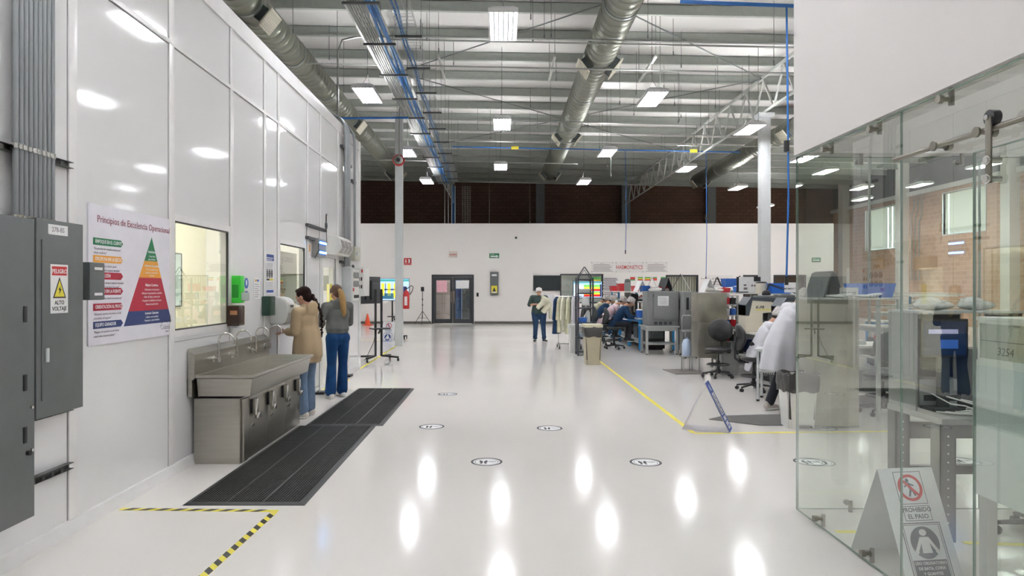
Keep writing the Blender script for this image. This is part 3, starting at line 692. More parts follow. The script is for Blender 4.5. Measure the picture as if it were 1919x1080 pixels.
# excellence poster
t = thing('poster', 'white poster with a four-colour pyramid and arrow banners', 'poster', (XL+.003, 4.79, 1.24), LW)
PW, PH = 1.26, 1.01
MB().box(0, PW, 0, PH, 0, .008).build('board', mat('poster_white', (226, 224, 232), .35), t)
MAR = mat('maroon_ink', (132, 40, 62), .5); ORA = mat('orange_ink', (226, 156, 52), .5); CRI = mat('crimson_ink', (168, 24, 52), .5); NAV = mat('navy_ink', (32, 52, 104), .5)
text([('Principios de Excelencia Operacional', .64, .885, .072, 'CENTER')], MAR, t, .009, 'title')
fr_ = [0, .277, .47, .844, 1]; ax, top, base, lx, rx = .87, .83, .115, .45, 1.21
def tri(f): 
    y = top-(top-base)*f; return (ax+(lx-ax)*f, ax+(rx-ax)*f, y)
for (f0, f1), m_, nm in zip(zip(fr_, fr_[1:]), (GREEN, ORA, CRI, NAV), ('green_tip', 'orange_band', 'crimson_band', 'navy_band')):
    a = tri(f0); c = tri(f1)
    pts = [(a[0], a[2]), (c[0], c[2]), (c[1], c[2]), (a[1], a[2])] if f0 else [(a[0], a[2]), (c[0], c[2]), (c[1], c[2])]
    MB().poly(pts, .008, .009).build(nm, m_, t)
W2 = mat('white_ink', (236, 236, 238), .5)
text([('Resultados', ax, .7, .026, 'CENTER', 0, .02), ('- Crear Valor', ax, .665, .02, 'CENTER'), ('para el cliente', ax, .64, .02, 'CENTER'),
      ('Alineación Empresarial', ax, .585, .024, 'CENTER', 0, .02), ('- Crear Constancia en el', ax, .555, .02, 'CENTER'), ('propósito y pensamiento', ax, .53, .02, 'CENTER'), ('sistémico', ax, .505, .02, 'CENTER'),
      ('Mejora Continua', ax, .425, .03, 'CENTER', 0, .02), ('- Enfocarse en el proceso', ax, .39, .024, 'CENTER'), ('- Abrazar el pensamiento científico', ax, .36, .024, 'CENTER'), ('- Valor de flujo y extracción', ax, .33, .024, 'CENTER'), ('- Asegurar la calidad en la Fuente', ax, .3, .024, 'CENTER'), ('- Buscar la perfección', ax, .27, .024, 'CENTER'),
      ('Activador Culturales', ax, .195, .026, 'CENTER', 0, .02), ('- Liderar con humildad', ax, .165, .023, 'CENTER'), ('- Respetar a cada individuo', ax, .138, .023, 'CENTER')], W2, t, .0095, 'pyramid_text')
items = [('ENFOQUE EN EL CLIENTE', GREEN, .745, '"Un paciente sin complicaciones es el', 'cliente satisfecho"'), ('DISCIPLINA EN LA EJECUCIÓN', ORA, .62, '"Innovar requiere talento, ganar', 'consistentemente requiere disciplina"'),
         ('INNOVACIÓN', CRI, .498, '"Para nosotros siempre estamos buscando', 'la mejor manera de hacer las cosas"'), ('CALIDAD EN LA FUENTE', CRI, .385, '"Lo hacemos bien desde la primera vez"', ''),
         ('ORIENTACIÓN AL PROCESO', CRI, .272, '"Alineamos nuestras decisiones con las', 'prioridades del negocio"'), ('EQUIPO GANADOR', NAV, .143, '"Ninguno de nosotros es tan bueno', 'como todos nosotros juntos"')]
tx = []; tq = []
for st, m_, v, q1, q2 in items:
    MB().poly([(.055, v-.026), (.41, v-.026), (.44, v), (.41, v+.026), (.055, v+.026)], .008, .009).build('arrow_banner', m_, t)
    tx.append((st, .065, v-.011, .036, 'LEFT', 0, .015)); tq += [(q1, .06, v-.058, .0235, 'LEFT', .25), (q2, .06, v-.088, .0235, 'LEFT', .25)]
[text([x_[:1]+(x_[1]/.82,)+x_[2:]], W2, t, .0096, 'banner_text', .82) for x_ in tx]; o = text(tq, GREYINK, t, .009, 'quote_text', .95)
text([('Cidatis', 1.1, .055, .058, 'CENTER', 0, -.012), ('MEXICO', 1.13, .03, .016, 'CENTER')], GREYINK, t, .009, 'logo')
MB().ring(1.09, .02, .1, .103, .008, .009, 20, PI*.35, PI*.8).build('logo_arc', GREYINK, t)

# dispensers and small signs over the sink
t = thing('soap_dispenser', 'lime green wall dispenser over the brown one', 'dispenser', (XL, 7.34, 1.485))
MB().box(0, .11, 0, .12, 0, .3, .02).build('body', LIME, t); MB().box(.02, .09, -.004, .0, .06, .2, .001).build('embossed_plate', mat('darker_green_plastic', (34, 140, 44), .35), t)
MB().box(.1, .17, .02, .1, .03, .12, .015).build('push_lever', mat('clear_grey_plastic', (176, 186, 180), .2), t)
t = thing('soap_dispenser', 'dark brown translucent wall dispenser above the sink', 'dispenser', (XL, 7.22, 1.245))
MB().box(0, .14, 0, .17, 0, .22, .025).build('body', mat('smoked_brown_plastic', (52, 38, 32), .18), t); MB().box(.045, .12, -.003, .0, .12, .165).build('brown_label', mat('tan_label', (150, 104, 70), .5), t); MB().box(.05, .1, .04, .12, -.02, 0, .005).build('nozzle', LIGHTGREY, t)
t = thing('towel_dispenser', 'dark green flat dispenser beside the white towel dispenser', 'dispenser', (XL, 8.3, 1.31))
MB().box(0, .105, 0, .2, 0, .24, .02).build('body', mat('dark_green_plastic', (38, 66, 54), .3), t); MB().cyl((.1, .1, .18), (.108, .1, .18), .01, 12).build('lock', CHROME, t)
t = thing('towel_dispenser', 'large rounded white paper towel dispenser by the hand washer', 'dispenser', (XL, 8.6, 1.2))
pr = [(0, 0), (.17, 0), (.2, .04), (.225, .12), (.235, .2), (.215, .28), (.16, .325), (.08, .34), (0, .34)]
b = MB(); b.loft([[(x, y, z) for x, z in pr] for y in (0, .3)]); bmesh.ops.bevel(b.bm, geom=list(b.bm.edges), offset=.012, segments=2, affect='EDGES'); b.build('body', WHITE, t, 50)
MB().box(.2, .242, .1, .2, .2, .235, .004).build('badge', GREYBOX, t); MB().cyl((.03, -.003, .16), (.03, .01, .16), .007, 10).build('lock', BLACK, t); MB().box(.02, .2, .03, .27, -.02, 0, .006).build('tear_bar', LIGHTGREY, t)
def wsign(name, label, px0, px1, y0, y1, cat='sign', m=PAPER, th=.003):
    a, c = WY(px0), WY(px1); mid = (a+c)/2; z1 = CH-(y0-VY)/F*mid; z0 = CH-(y1-VY)/F*mid
    t = thing(name, label, cat, (XL+.001, a, z0), LW); MB().box(0, c-a, 0, z1-z0, 0, th).build('sheet', m, t); return t, c-a, z1-z0
t = thing('mandatory_sign', 'round blue glove sign above a small blue label', 'sign', (XL+.001, 7.74, 1.54), LW)
MB().disc(.06, .165, .062, 0, .002).build('blue_disc', BLUE, t); MB().ell((.06, .17, .002), (.022, .035, .002)).build('pictogram', W2, t)
MB().box(.02, .105, 0, .075, 0, .002).build('label_plate', BLUE, t); text([('USO DE', .062, .045, .02, 'CENTER'), ('GUANTES', .062, .015, .02, 'CENTER')], W2, t, .0022)
t, w_, h_ = wsign('notice_sheet', 'small notice with an orange and blue logo by the glove sign', 475, 487, 522, 561)
MB().box(w_*.2, w_*.45, h_*.85, h_*.95, .003, .004).build('orange_mark', ORA, t); MB().box(w_*.5, w_*.8, h_*.85, h_*.95, .003, .004).build('blue_mark', BLUE, t)
b = MB()
for q in range(7): b.box(w_*.15, w_*(.85 if q % 2 else .7), h_*(.1+.1*q), h_*(.125+.1*q), .003, .0035)
b.build('text_lines', GREYINK, t)
t, w_, h_ = wsign('procedure_poster', 'tall narrow poster with blue header and footer by the window', 497, 512.5, 477, 551)
MB().box(0, w_, h_*.84, h_, .003, .004).build('blue_header', DBLUE, t); MB().box(w_*.05, w_*.95, h_*.03, h_*.1, .003, .004).build('blue_footer', DBLUE, t)
MB().box(w_*.1, w_*.9, h_*.9, h_*.92, .004, .005).box(w_*.1, w_*.8, h_*.86, h_*.875, .004, .005).build('header_text', W2, t)
MB().box(w_*.05, w_*.45, h_*.34, h_*.385, .003, .004).build('black_field', INK, t); MB().box(w_*.45, w_*.95, h_*.34, h_*.385, .003, .004).build('yellow_field', YELLOW, t)
for q in range(3): MB().ring(w_*(.2+.28*q), h_*.47, w_*.07, w_*.11, .003, .004).ring(w_*(.2+.28*q), h_*.51, w_*.07, w_*.11, .003, .004).ring(w_*(.2+.28*q), h_*.55, w_*.07, w_*.11, .003, .004).build('diagram', INK, t)
b = MB()
for q in range(5): b.box(w_*.1, w_*.85, h_*(.62+.035*q), h_*(.628+.035*q), .003, .0035)
for q in range(5): b.box(w_*.1, w_*.9, h_*(.14+.035*q), h_*(.148+.035*q), .003, .0035)
b.build('text_lines', GREYINK, t)
# lettering posters behind the second window
t = thing('window_notice', 'notice with large grey lettering hung inside the second window', 'sign', (XL-.14, 8.9, 1.46), LW)
MB().box(0, 1.3, -.12, .7, 0, .003).build('sheet', mat('pale_olive_sheet', (206, 208, 184), .5), t)
gt = mat('olive_grey_ink', (112, 114, 98), .6)
text([('# 4 ACUERDOS', .42, .56, .1, 'LEFT', 0, .01)], gt, t, .0035, 'title')
text([('No supongas', .05, .44, .11, 'LEFT', 0, .01), ('y siempre', .1, .09, .11, 'LEFT', 0, .02), ('lo mejor', .1, .0, .11, 'LEFT', 0, .02)]+[('cada palabra que se dice cuenta mucho', .05, .39-.045*q, .045, 'LEFT') for q in range(6)]+[('haz tu trabajo con cuidado y atención', .05, -.045-.045*q, .045, 'LEFT') for q in range(2)], gt, t, .0035)

# insect lamp, air curtain, control boxes beyond the second window
t = thing('insect_light_trap', 'grey insect lamp with two glowing blue tubes', 'lamp', (XL, 10.52, 2.13))
MB().box(0, .11, 0, .42, 0, .29, .01).build('housing', mat('satin_grey_metal', (150, 152, 150), .35, metal=.5), t)
UV = mat('glowing_blue_tube', (110, 180, 255), .4, emit=5)
MB().box(.11, .113, .03, .39, .19, .26).box(.11, .113, .03, .39, .04, .11).build('reflector', BLUE, t)
for z in (.225, .075): MB().cyl((.118, .04, z), (.118, .38, z), .015, 10).build('lamp_tube', UV, t)
MB().tube([(.1, 0, .2), (.12, -.05, .1), (.05, -.02, -.02)], .006, 6).build('power_cord', BLACK, t)
for i, (y0, y1, z, lb) in enumerate(((10.16, 11.25, 2.57, 'upper steel strut channel above the insect lamp'), (10.16, 10.9, 2.38, 'steel strut channel holding the insect lamp'), (12.3, 12.75, 2.1, 'strut channel over the grey control box'))):
    tag(MB().box(0, .05, 0, y1-y0, 0, .045, .003).build('strut_channel', mat('dark_strut', (66, 68, 70), .5), None, 35, (XL, y0, z)), lb, 'strut')
t = thing('coiled_cable', 'small dark coil of cable hung on the upper strut', 'cable', (XL+.06, 11.15, 2.62))
MB().torus((0, 0, .05), .06, .008, 20, 6, (0, PI/2, 0)).torus((0, .01, .05), .05, .008, 20, 6, (0, PI/2, .2)).build('coil', DARKGREY, t); MB().tube([(0, 0, .1), (0, 0, .2), (0, .02, .24)], .012, 6).build('plug', BLACK, t); MB().tube([(0, 0, 0), (0, .03, -.15), (0, .05, -.25)], .006, 6).build('lead', DARKGREY, t)
t = thing('air_curtain', 'white wall-mounted air curtain with three vent grilles', 'air curtain', (XL, 11.42, 2.22))
pr = [(0, 0), (.16, -.01), (.24, .12), (.2, .27), (.15, .31), (0, .31)]
b = MB(); b.loft([[(x, y, z) for x, z in pr] for y in (0, .95)]); b.build('housing', mat('warm_white_enamel', (214, 212, 204), .4), t, 20)
for k in range(3):
    b = MB()
    for q in range(10): 
        z = .03+.022*q; x = .162+(.08*(z+.01)/.13 if z < .12 else .08-.04*(z-.12)/.15); b.box(x-.004, x+.006, .1+.28*k, .3+.28*k, z, z+.008)
    b.build('vent_grille', DARKGREY, t)
t = thing('control_box', 'large light grey control box with six round gauges', 'electrical box', (XL, 12.5, 1.39))
MB().box(0, .17, 0, .74, 0, .64, .008).build('body', LIGHTGREY, t); MB().box(.17, .174, .12, .7, .03, .61).build('front_plate', WHITE, t)
for r_ in range(2):
    for q in range(3): MB().cyl((.174, .25+.16*q, .5-.16*r_), (.19, .25+.16*q, .5-.16*r_), .06, 18).cyl((.19, .25+.16*q, .5-.16*r_), (.193, .25+.16*q, .5-.16*r_), .045, 18).build('gauge', mat('gauge_grey', (128, 130, 130), .4), t)
MB().box(.174, .178, .14, .26, .2, .26).build('red_label', RED, t)
for q in range(4): MB().box(.174, .188, .24+.11*q, .3+.11*q, .07, .13).build('switch', BLACK, t)
for q in range(2): MB().torus((.09, .5+.1*q, .66), .04, .009, 16, 6, (0, PI/2, 0)).build('handle', BLACK, t)
t = thing('control_box', 'white switch box at the end of the glossy partition', 'electrical box', (XL, 13.28, 1.49))
MB().box(0, .245, 0, .6, 0, .56, .006).build('body', WHITE, t)
for z in (.3, .15): MB().box(.14, .17, -.006, 0, z, z+.07).box(.19, .22, -.006, 0, z, z+.07).build('switch', BLACK, t)
MB().box(.2, .23, -.004, 0, .46, .52).build('red_mark', RED, t)
t = thing('junction_box', 'grey-beige junction box above the white switch box', 'electrical box', (XL, 12.95, 2.18))
MB().box(0, .15, 0, .5, 0, .26, .005).build('body', mat('beige_enamel', (172, 172, 156), .45), t); MB().box(.15, .18, .1, .2, .1, .15).build('knob', LIGHTGREY, t)
for k, y in enumerate((12.5, 12.62, 12.72, 12.82, 13.3)):
    pipe('conduit', [(XL+.07, y, 2.05 if k < 4 else 2.44), (XL+.07, y, 4.45), (XL+.05, y, 4.64), (XL-.05, y, 4.78), (XL-.2, y, 4.84), (XL-.6, y, 4.85)], .025 if k != 2 else .035, CG, ['conduit bending over the partition top, first of the bundle', 'second conduit of the bundle rising over the control box', 'thickest conduit of the bundle bending over the partition', 'fourth conduit of the bundle above the control box', 'single conduit rising from the junction box'][k], 'conduit', None, 10)
for k, z in enumerate((4.2, 3.95, 3.7)): tag(MB().box(0, .06, 0, .35, 0, .05).build('strut_channel', mat('dark_strut', (66, 68, 70), .5), None, 35, (XL, 12.35+.4*k, z)), 'short strut bracket high up beside the conduit bundle, ' + ['topmost one', 'middle one', 'lowest one'][k], 'strut')
t, w_, h_ = wsign('instruction_label', 'thin strip label hanging beneath the insect lamp', 575, 581, 455, 483)
MB().box(.02, w_-.02, h_*.4, h_*.9, .003, .004).build('orange_text', ORA, t)
for (p_, lb) in ((G(602, 738), 'slim clear divider with a black foot behind the washing woman'), (G(652, 706), 'slim clear divider with a black foot by the control box')):
    t = thing('clear_divider', lb, 'divider', (p_.x, p_.y, 0))
    MB().box(-.07, .07, -.12, .12, 0, .035, .006).build('foot', BLACK, t); MB().box(-.004, .004, -.1, .3 if p_.y < 11 else .1, .035, 1.35).build('pane', GLASS, t); MB().box(-.006, .006, -.104, -.098, .035, 1.35).build('edge', mat('aluminium', (190, 192, 190), .35, metal=.8), t)

# ---------------- sink ----------------
t = thing('hand_wash_sink', 'long stainless trough sink with four gooseneck taps', 'sink', (XL+.014, 6.33, 0))
SL = 2.02
b = MB(); b.loft([[(0, y, .64), (.035, y, .64), (.035, y, .79), (.06, y, .81), (.06, y, 1.03), (0, y, 1.085)] for y in (-.02, SL+.02)]); b.build('backsplash', STEEL, t, 20)
b = MB()
def rc(x0, x1, y0, y1, z): return [(x0, y0, z), (x1, y0, z), (x1, y1, z), (x0, y1, z)]
b.loft([rc(.06, .545, .06, SL-.04, .635), rc(.06, .575, .03, SL-.02, .8), rc(.06, .6, 0, SL, .815), rc(.06, .603, -.003, SL+.003, .838), rc(.075, .585, .02, SL-.02, .838), rc(.078, .575, .035, SL-.035, .8), rc(.085, .54, .07, SL-.07, .645)])
b.build('basin', STEEL, t, 20)
MB().box(.02, .45, .06, SL-.1, .0, .615, .004).build('cabinet', STEEL, t)
MB().box(.45, .475, .1, .2, .01, .6, .003).build('corner_post', STEEL, t)
for k in range(3):
    y0 = .21+k*.565
    dq = MB().box(.45, .472, y0, y0+.558, .02, .6, .003).build('access_door', STEEL, t)
    MB().box(.472, .478, y0+.06, y0+.16, .3, .33, .002).build('latch', CHROME, dq)
for k in range(4):
    y0 = .3+k*.47
    lv = MB().box(.472, .49, y0-.03, y0+.05, .44, .57, .003).build('knee_valve', BLACK, t)
    MB().box(.49, .53, y0-.02, y0+.03, .42, .58, .006).box(.5, .54, y0+.0, y0+.08, .385, .44, .004).build('lever', CHROME, lv)
for y0 in (.38, .84, 1.4, 1.86):
    fq = MB().tube([(.12, y0, .95), (.12, y0, 1.12)]+[(.12+.075-.075*math.cos(a*PI/8), y0, 1.13+.075*math.sin(a*PI/8)) for a in range(9)]+[(.27, y0, 1.1)], .0095, 12).build('tap', CHROME, t, 60)
    MB().cyl((.05, y0, .95), (.12, y0, .95), .02, 14).cyl((.12, y0, .925), (.12, y0, .985), .017, 14).cyl((.06, y0, .95), (.072, y0, .95), .034, 16).cyl((.12, y0-.05, .95), (.12, y0, .95), .013, 12).build('tap_body', CHROME, fq)

# ---------------- mats and floor markings ----------------
def floor_mat(y0, L, label, xa=-2.41):
    t = thing('rubber_mat', label, 'mat', (xa, y0, 0)); w_ = .93
    MB().box(.01, w_-.01, .01, L-.01, 0, .004).build('underside', mat('black_mat_base', (20, 21, 21), .8), t)
    b = MB(); n = 38; m_ = int(L/.03)
    for i in range(n): b.box(.045+i*(w_-.1)/(n-1)-.0025, .045+i*(w_-.1)/(n-1)+.0055, .04, L-.04, .004, .013)
    for j in range(m_): yy = .04+j*(L-.08)/(m_-1); b.box(.045, w_-.05, yy-.005, yy+.005, .004, .0135)
    b.build('mat_grid', BLACKR, t, None)
    for q in (1, 2): MB().box(.045+q*(w_-.1)/3-.008, .045+q*(w_-.1)/3+.004, .03, L-.03, .004, .0148).build('rib', mat('grey_rubber_rib', (64, 65, 62), .7), t)
    b = MB(); b.loft([[(0, 0, 0), (w_, 0, 0), (w_, L, 0), (0, L, 0)], [(.025, .025, .015), (w_-.025, .025, .015), (w_-.025, L-.025, .015), (.025, L-.025, .015)], [(.045, .045, .015), (w_-.045, .045, .015), (w_-.045, L-.045, .015), (.045, L-.045, .015)], [(.046, .046, .002), (w_-.046, .046, .002), (w_-.046, L-.046, .002), (.046, L-.046, .002)]], cap=False)
    b.build('border', mat('black_rubber_border', (44, 45, 45), .55), t)
floor_mat(5.17, 2.96, 'black drainage mat lying in front of the trough sink')
floor_mat(8.16, 3.0, 'black drainage mat stretching past the two washing women', -2.33)
YT = mat('yellow_floor_tape', (226, 212, 66), .4); KT = mat('black_tape', (30, 30, 30), .45)
def hazard(p0, p1, w_, label):
    d = (Vector(p1)-Vector(p0)); L = d.length; a = math.atan2(d.y, d.x)
    t = thing('hazard_tape', label, 'floor tape', (p0[0], p0[1], 0), a)
    MB().box(0, L, -w_/2, w_/2, 0, .0015).build('yellow_strip', YT, t)
    b = MB(); x = .03
    while x < L-.12: b.poly([(x, -w_/2), (x+.06, -w_/2), (x+.11, w_/2), (x+.05, w_/2)], .0015, .0025); x += .12
    b.build('black_stripes', KT, t)
hazard((-2.83, 5.09), (-1.64, 5.045), .05, 'black and yellow tape running across, ahead of the mat')
hazard((-1.66, 5.02), (-1.72, 3.3), .05, 'black and yellow tape running toward the entrance')
def ytape(p0, p1, w_, label): 
    d = Vector(p1)-Vector(p0)
    tag(MB().box(0, d.length, -w_/2, w_/2, 0, .0015).build('floor_tape', YT, None, None, (p0[0], p0[1], 0), (0, 0, math.atan2(d.y, d.x))), label, 'floor tape')
ytape((2.25, 16.2), (2.2, 7.76), .06, 'long yellow tape dividing the walkway from the work area')
ytape((2.2, 7.74), (6.6, 7.95), .06, 'yellow tape turning across behind the clear tent sign')
ytape((-2.86, 13.9), (-2.95, 19.3), .06, 'yellow tape leading to the pale steel column')
ytape((-2.7, 10.9), (-2.72, 12.3), .05, 'short yellow tape beside the divider feet')
ytape((-2.9, 21.6), (-6, 21.6), .06, 'far yellow tape behind the display stands')
ytape((2.27, 4.62), (3.0, 4.6), .05, 'yellow tape inside the glass corner')
ytape((3.0, 4.42), (3.7, 4.35), .05, 'yellow tape running under the metal workbench')
def circle(x, y, label):
    g = G(x, y); t = thing('floor_sticker', label, 'floor sticker', (g.x, g.y, 0))
    MB().disc(0, 0, .15, 0, .001).build('white_disc', PAPER, t); MB().ring(0, 0, .128, .15, .001, .0016, 40).build('dark_ring', INK, t)
    MB().ring(0, 0, .108, .113, .001, .0016, 40).build('thin_ring', INK, t)
    for q in (-1, 1): MB().ell((q*.022-.03, 0, .001), (.016, .05, .0012), (0, 0, -q*.15)).ell((q*.022-.03, -.062, .001), (.012, .014, .0012)).build('footprint', INK, t)
    link('lettering', text_mesh([('ESPERE', .055, .01, .026, 'CENTER'), ('AQUI', .055, -.02, .026, 'CENTER')]), INK, t, (0, 0, .001))
for x, y, lb in ((839, 739, 'round floor sticker, the most distant one in the walkway'), (809, 800, 'round floor sticker nearer the mat, second along the walkway'), (912, 866, 'round floor sticker in the middle of the walkway, close to the camera'), (1030, 803, 'round floor sticker in line with the standing woman'),
                 (1210, 867, 'round floor sticker short of the clear tent sign'), (1518, 866, 'round floor sticker crossing the glass corner edge'), (1800, 864, 'round floor sticker beneath the metal workbench')): circle(x, y, lb)
# ---------------- people ----------------
def cloth(name, rgb, rough=.85, var=.12, sc=6, b=.5, bs=9): return mat(name, rgb, rough, var=var, scale=sc, bump=b, bscale=bs, spec=.25)
def vv(*a): return Vector(a)
def lerp(a, b, t): return Vector(a)*(1-t)+Vector(b)*t
def hand(b, wrist, d, palm, curl=.35, s=1.0, side=1):
    """d: direction of the fingers, palm: palm normal"""
    d = Vector(d).normalized(); n = (Vector(palm)-d*Vector(palm).dot(d)).normalized(); w = d.cross(n)*side
    c = Vector(wrist)
    b.taper(c, c+d*.075*s, (.026*s, .016*s), (.038*s, .014*s), side=w, n=12)
    for k, (o, L) in enumerate(((-.03, .066), (-.01, .076), (.01, .072), (.029, .056))):
        p = c+d*.078*s+w*o*s; ang = 0; r = .0092*s; q = p
        for j, f in enumerate((.45, .3, .25)):
            ang += curl*(1+.15*k) if j else curl*.6
            nx = q+(d*math.cos(ang)+n*math.sin(ang))*L*f*s; b.taper(q, nx, r, r*.9, n=8); q = nx; r *= .9
    p = c+d*.018*s-w*.026*s; q = p+(d*.6-w*.75+n*.25).normalized()*.038*s; b.taper(p, q, .012*s, .0105*s, n=8)
    b.taper(q, q+(d*.9-w*.25+n*.3).normalized()*.032*s, .0102*s, .0085*s, n=8)
def head(b, c, fwd, up=(0, 0, 1), s=1.0):
    """c: centre of the skull"""
    f = Vector(fwd).normalized(); u = Vector(up); u = (u-f*u.dot(f)).normalized(); r = f.cross(u)
    R = Matrix((r, f, u)).transposed(); E = R.to_euler()
    def at(x, y, z): return Vector(c)+R @ Vector((x*s, y*s, z*s))
    b.ell(at(0, -.005, .02), (.076*s, .095*s, .095*s), E, 20, 14)
    b.ell(at(0, .028, -.045), (.058*s, .062*s, .07*s), E, 16, 12)
    b.ell(at(0, .06, -.088), (.026*s, .022*s, .02*s), E)
    b.taper(at(0, .088, .0), at(0, .108, -.034), .009*s, .014*s, n=10)
    b.ell(at(0, .086, -.062), (.024*s, .012*s, .006*s), E); b.ell(at(0, .084, -.073), (.02*s, .012*s, .006*s), E)
    for q in (-1, 1):
        b.ell(at(q*.036, .078, .016), (.022*s, .012*s, .007*s), E); b.ell(at(q*.043, .062, -.03), (.02*s, .018*s, .022*s), E)
        b.ell(at(q*.076, -.008, -.02), (.008*s, .017*s, .03*s), E)
    return at, E
def person(label, loc, rotz, J, st):
    """J: joints in a local frame that faces +y; arms and legs as (left, right) pairs of point lists"""
    t = thing('person', label, 'person', loc, rotz); vx_ = st.get('voxel', .008); S = st.get('s', 1.0)
    b = MB(); P0, CH_, NK, HD = J['pelvis'], J['chest'], J['neck'], J['head']
    fw = J.get('look', (0, 1, 0)); hu = J.get('headup', (0, 0, 1))
    b.taper(P0, lerp(P0, CH_, .5), (.145*S, .1), (.115*S, .09)); b.taper(lerp(P0, CH_, .5), CH_, (.115*S, .09), (.15, .1)); b.taper(CH_, lerp(CH_, NK, .7), (.15, .1), (.09, .07))
    b.taper(NK, lerp(NK, HD, .8), .052, .048); at, E = head(b, HD, fw, hu)
    for i, sgn in ((0, -1), (1, 1)):
        a = J['arms'][i]; b.taper(lerp(CH_, NK, .6)+vv(sgn*.05, 0, 0), a[0], .06, .052); b.taper(a[0], a[1], .05, .039); b.taper(a[1], a[2], .038, .026)
        hd_ = J['hands'][i]; hand(b, a[2], hd_[0], hd_[1], hd_[2] if len(hd_) > 2 else .35, side=sgn)
        l = J['legs'][i]; b.taper(l[0], l[1], .078*S, .052); b.taper(l[1], l[2], .055, .036); b.taper(Vector(l[2])+vv(0, -.02, -.01), Vector(l[2])+Vector(J['toe'][i])*.09+vv(0, 0, -.04), .034, .026)
    link('body', remesh(b, vx_, 3), SKIN, t)
    def sub(name, bb, m, par=t, vx=None, sm=4): return link(name, remesh(bb, vx or vx_*1.15, sm), m, par)
    # eyes
    if st.get('eyes', True):
        for q in (-1, 1): MB().ell(at(q*.033, .083, .0), (.013, .006, .006), E, 10, 8).build('eye', EYEM, t)
    # top
    g = st['top']; m = g['m']; w = g.get('w', 1.0); b = MB(); hem = g['hem']; hs = g.get('hemr', (.19, .135))
    b.taper(CH_, lerp(CH_, NK, .62), (.172*w, .118*w), (.105, .085)); b.taper(lerp(P0, CH_, .45), CH_, (.158*w, .125*w), (.178*w, .12*w)); b.taper(hem, lerp(P0, CH_, .45), hs, (.158*w, .125*w)) if not g.get('skirt') else None
    for k in range(0 if g.get('skirt') else g.get('folds', 5)):
        a_ = k*2*PI/max(1, g.get('folds', 5))+.4; q = Vector(hem)+vv(math.cos(a_)*hs[0]*.93, math.sin(a_)*hs[1]*.93, .02); e_ = lerp(P0, CH_, .7)+vv(math.cos(a_+.3)*.14*w, math.sin(a_+.3)*.1*w, 0)
        b.taper(q, e_, .022, .014, n=8)
    for i, sgn in ((0, -1), (1, 1)):
        a = J['arms'][i]; b.taper(lerp(CH_, NK, .5)+vv(sgn*.06, 0, 0), a[0], .085*w, .072*w); b.taper(a[0], a[1], .07*w, .058*w)
        k = g.get('cuff', .85); b.taper(a[1], lerp(a[1], a[2], k), .058*w, g.get('cuffr', .045))
        for f in (.3, .62, .85): b.ell(lerp(a[0], a[1], f), (.066*w, .066*w, .03), ((.5, .3, .2)[int(f*3)], .6*f, 0))
        b.ell(lerp(a[1], a[2], k*.8), (.052*w, .052*w, .045)); b.ell(lerp(a[1], a[2], k*.45), (.06*w, .06*w, .04))
    if g.get('hood'):
        b.ell(Vector(NK)+vv(0, -.085, -.06), (.12, .055, .12), (.25, 0, 0)); b.taper(Vector(NK)+vv(-.09, -.02, -.01), Vector(NK)+vv(-.05, .08, -.09), .034, .03); b.taper(Vector(NK)+vv(.09, -.02, -.01), Vector(NK)+vv(.05, .08, -.09), .034, .03)
    if g.get('collar'): b.torus(Vector(NK)+vv(0, 0, -.02), .062, .02, 20, 8)
    for x in g.get('extra', ()): b.taper(*x)
    if g.get('skirt'):
        fa = g.get('fold', .05)
        b.loft([[Vector(c)+vv(rx*(1+fa*(1-i/(len(g['skirt'])))*math.sin(k*2*PI/48*7+i*.2))*math.cos(k*2*PI/48), ry*(1+fa*(1-i/len(g['skirt']))*math.sin(k*2*PI/48*7+i*.2))*math.sin(k*2*PI/48), 0) for k in range(48)] for i, (c, rx, ry) in enumerate(g['skirt'])])
    # neck opening
    o = sub(g['name'], b, m, sm=g.get('smooth', 5))
    if g.get('band'): b = MB(); b.taper(Vector(hem)+vv(0, 0, -.015), Vector(hem)+vv(0, 0, .02), (hs[0]*.98, hs[1]*.98), (hs[0]*1.0, hs[1]*1.0)); sub('hem_band', b, m, o)
    # trousers
    g = st['legs']; w = g.get('w', 1.0); b = MB()
    b.taper(Vector(P0)+vv(0, 0, -.03), Vector(P0)+vv(0, 0, .07), (.165*S*g.get('hip', 1), .118*S*g.get('hip', 1)), (.14*S, .105*S))
    for i in (0, 1):
        l = [Vector(p) for p in J['legs'][i]]
        b.ell(l[0]+vv(0, -.045, -.0), (.088*S, .085*S, .1*S))
        b.taper(l[0], l[1], .098*S*w, .068*w); b.taper(l[1], lerp(l[1], l[2], .93), .07*w, g.get('hem', .062))
        for f, q in ((.25, .062), (.6, .064), (.86, .068)): b.ell(lerp(l[1], l[2], f), (q*w*1.03, q*w*1.03, .03), (.3, .3*(-1)**i, 0))
    sub(g.get('name', 'jeans'), b, g['m'])
    for i in (0, 1):
        l = Vector(J['legs'][i][2]); tt = Vector(J['toe'][i]).normalized(); z = l.z-J.get('ankle', .085)
        b = MB(); b.taper(vv(l.x, l.y, z+.05)-tt*.04, vv(l.x, l.y, z+.04)+tt*.13, (.043, .046), (.04, .032), side=tt.cross(vv(0, 0, 1))); b.taper(vv(l.x, l.y, z+.05)-tt*.03, vv(l.x, l.y, z+.1)-tt*.02, .042, .04)
        sh = sub('shoe', b, st['shoe'], vx=.009, sm=2)
        b = MB(); b.taper(vv(l.x, l.y, z+.0145)-tt*.045, vv(l.x, l.y, z+.0145)+tt*.14, (.045, .012), (.043, .012), side=tt.cross(vv(0, 0, 1))); b.build('sole', st.get('sole', WHITE), sh)
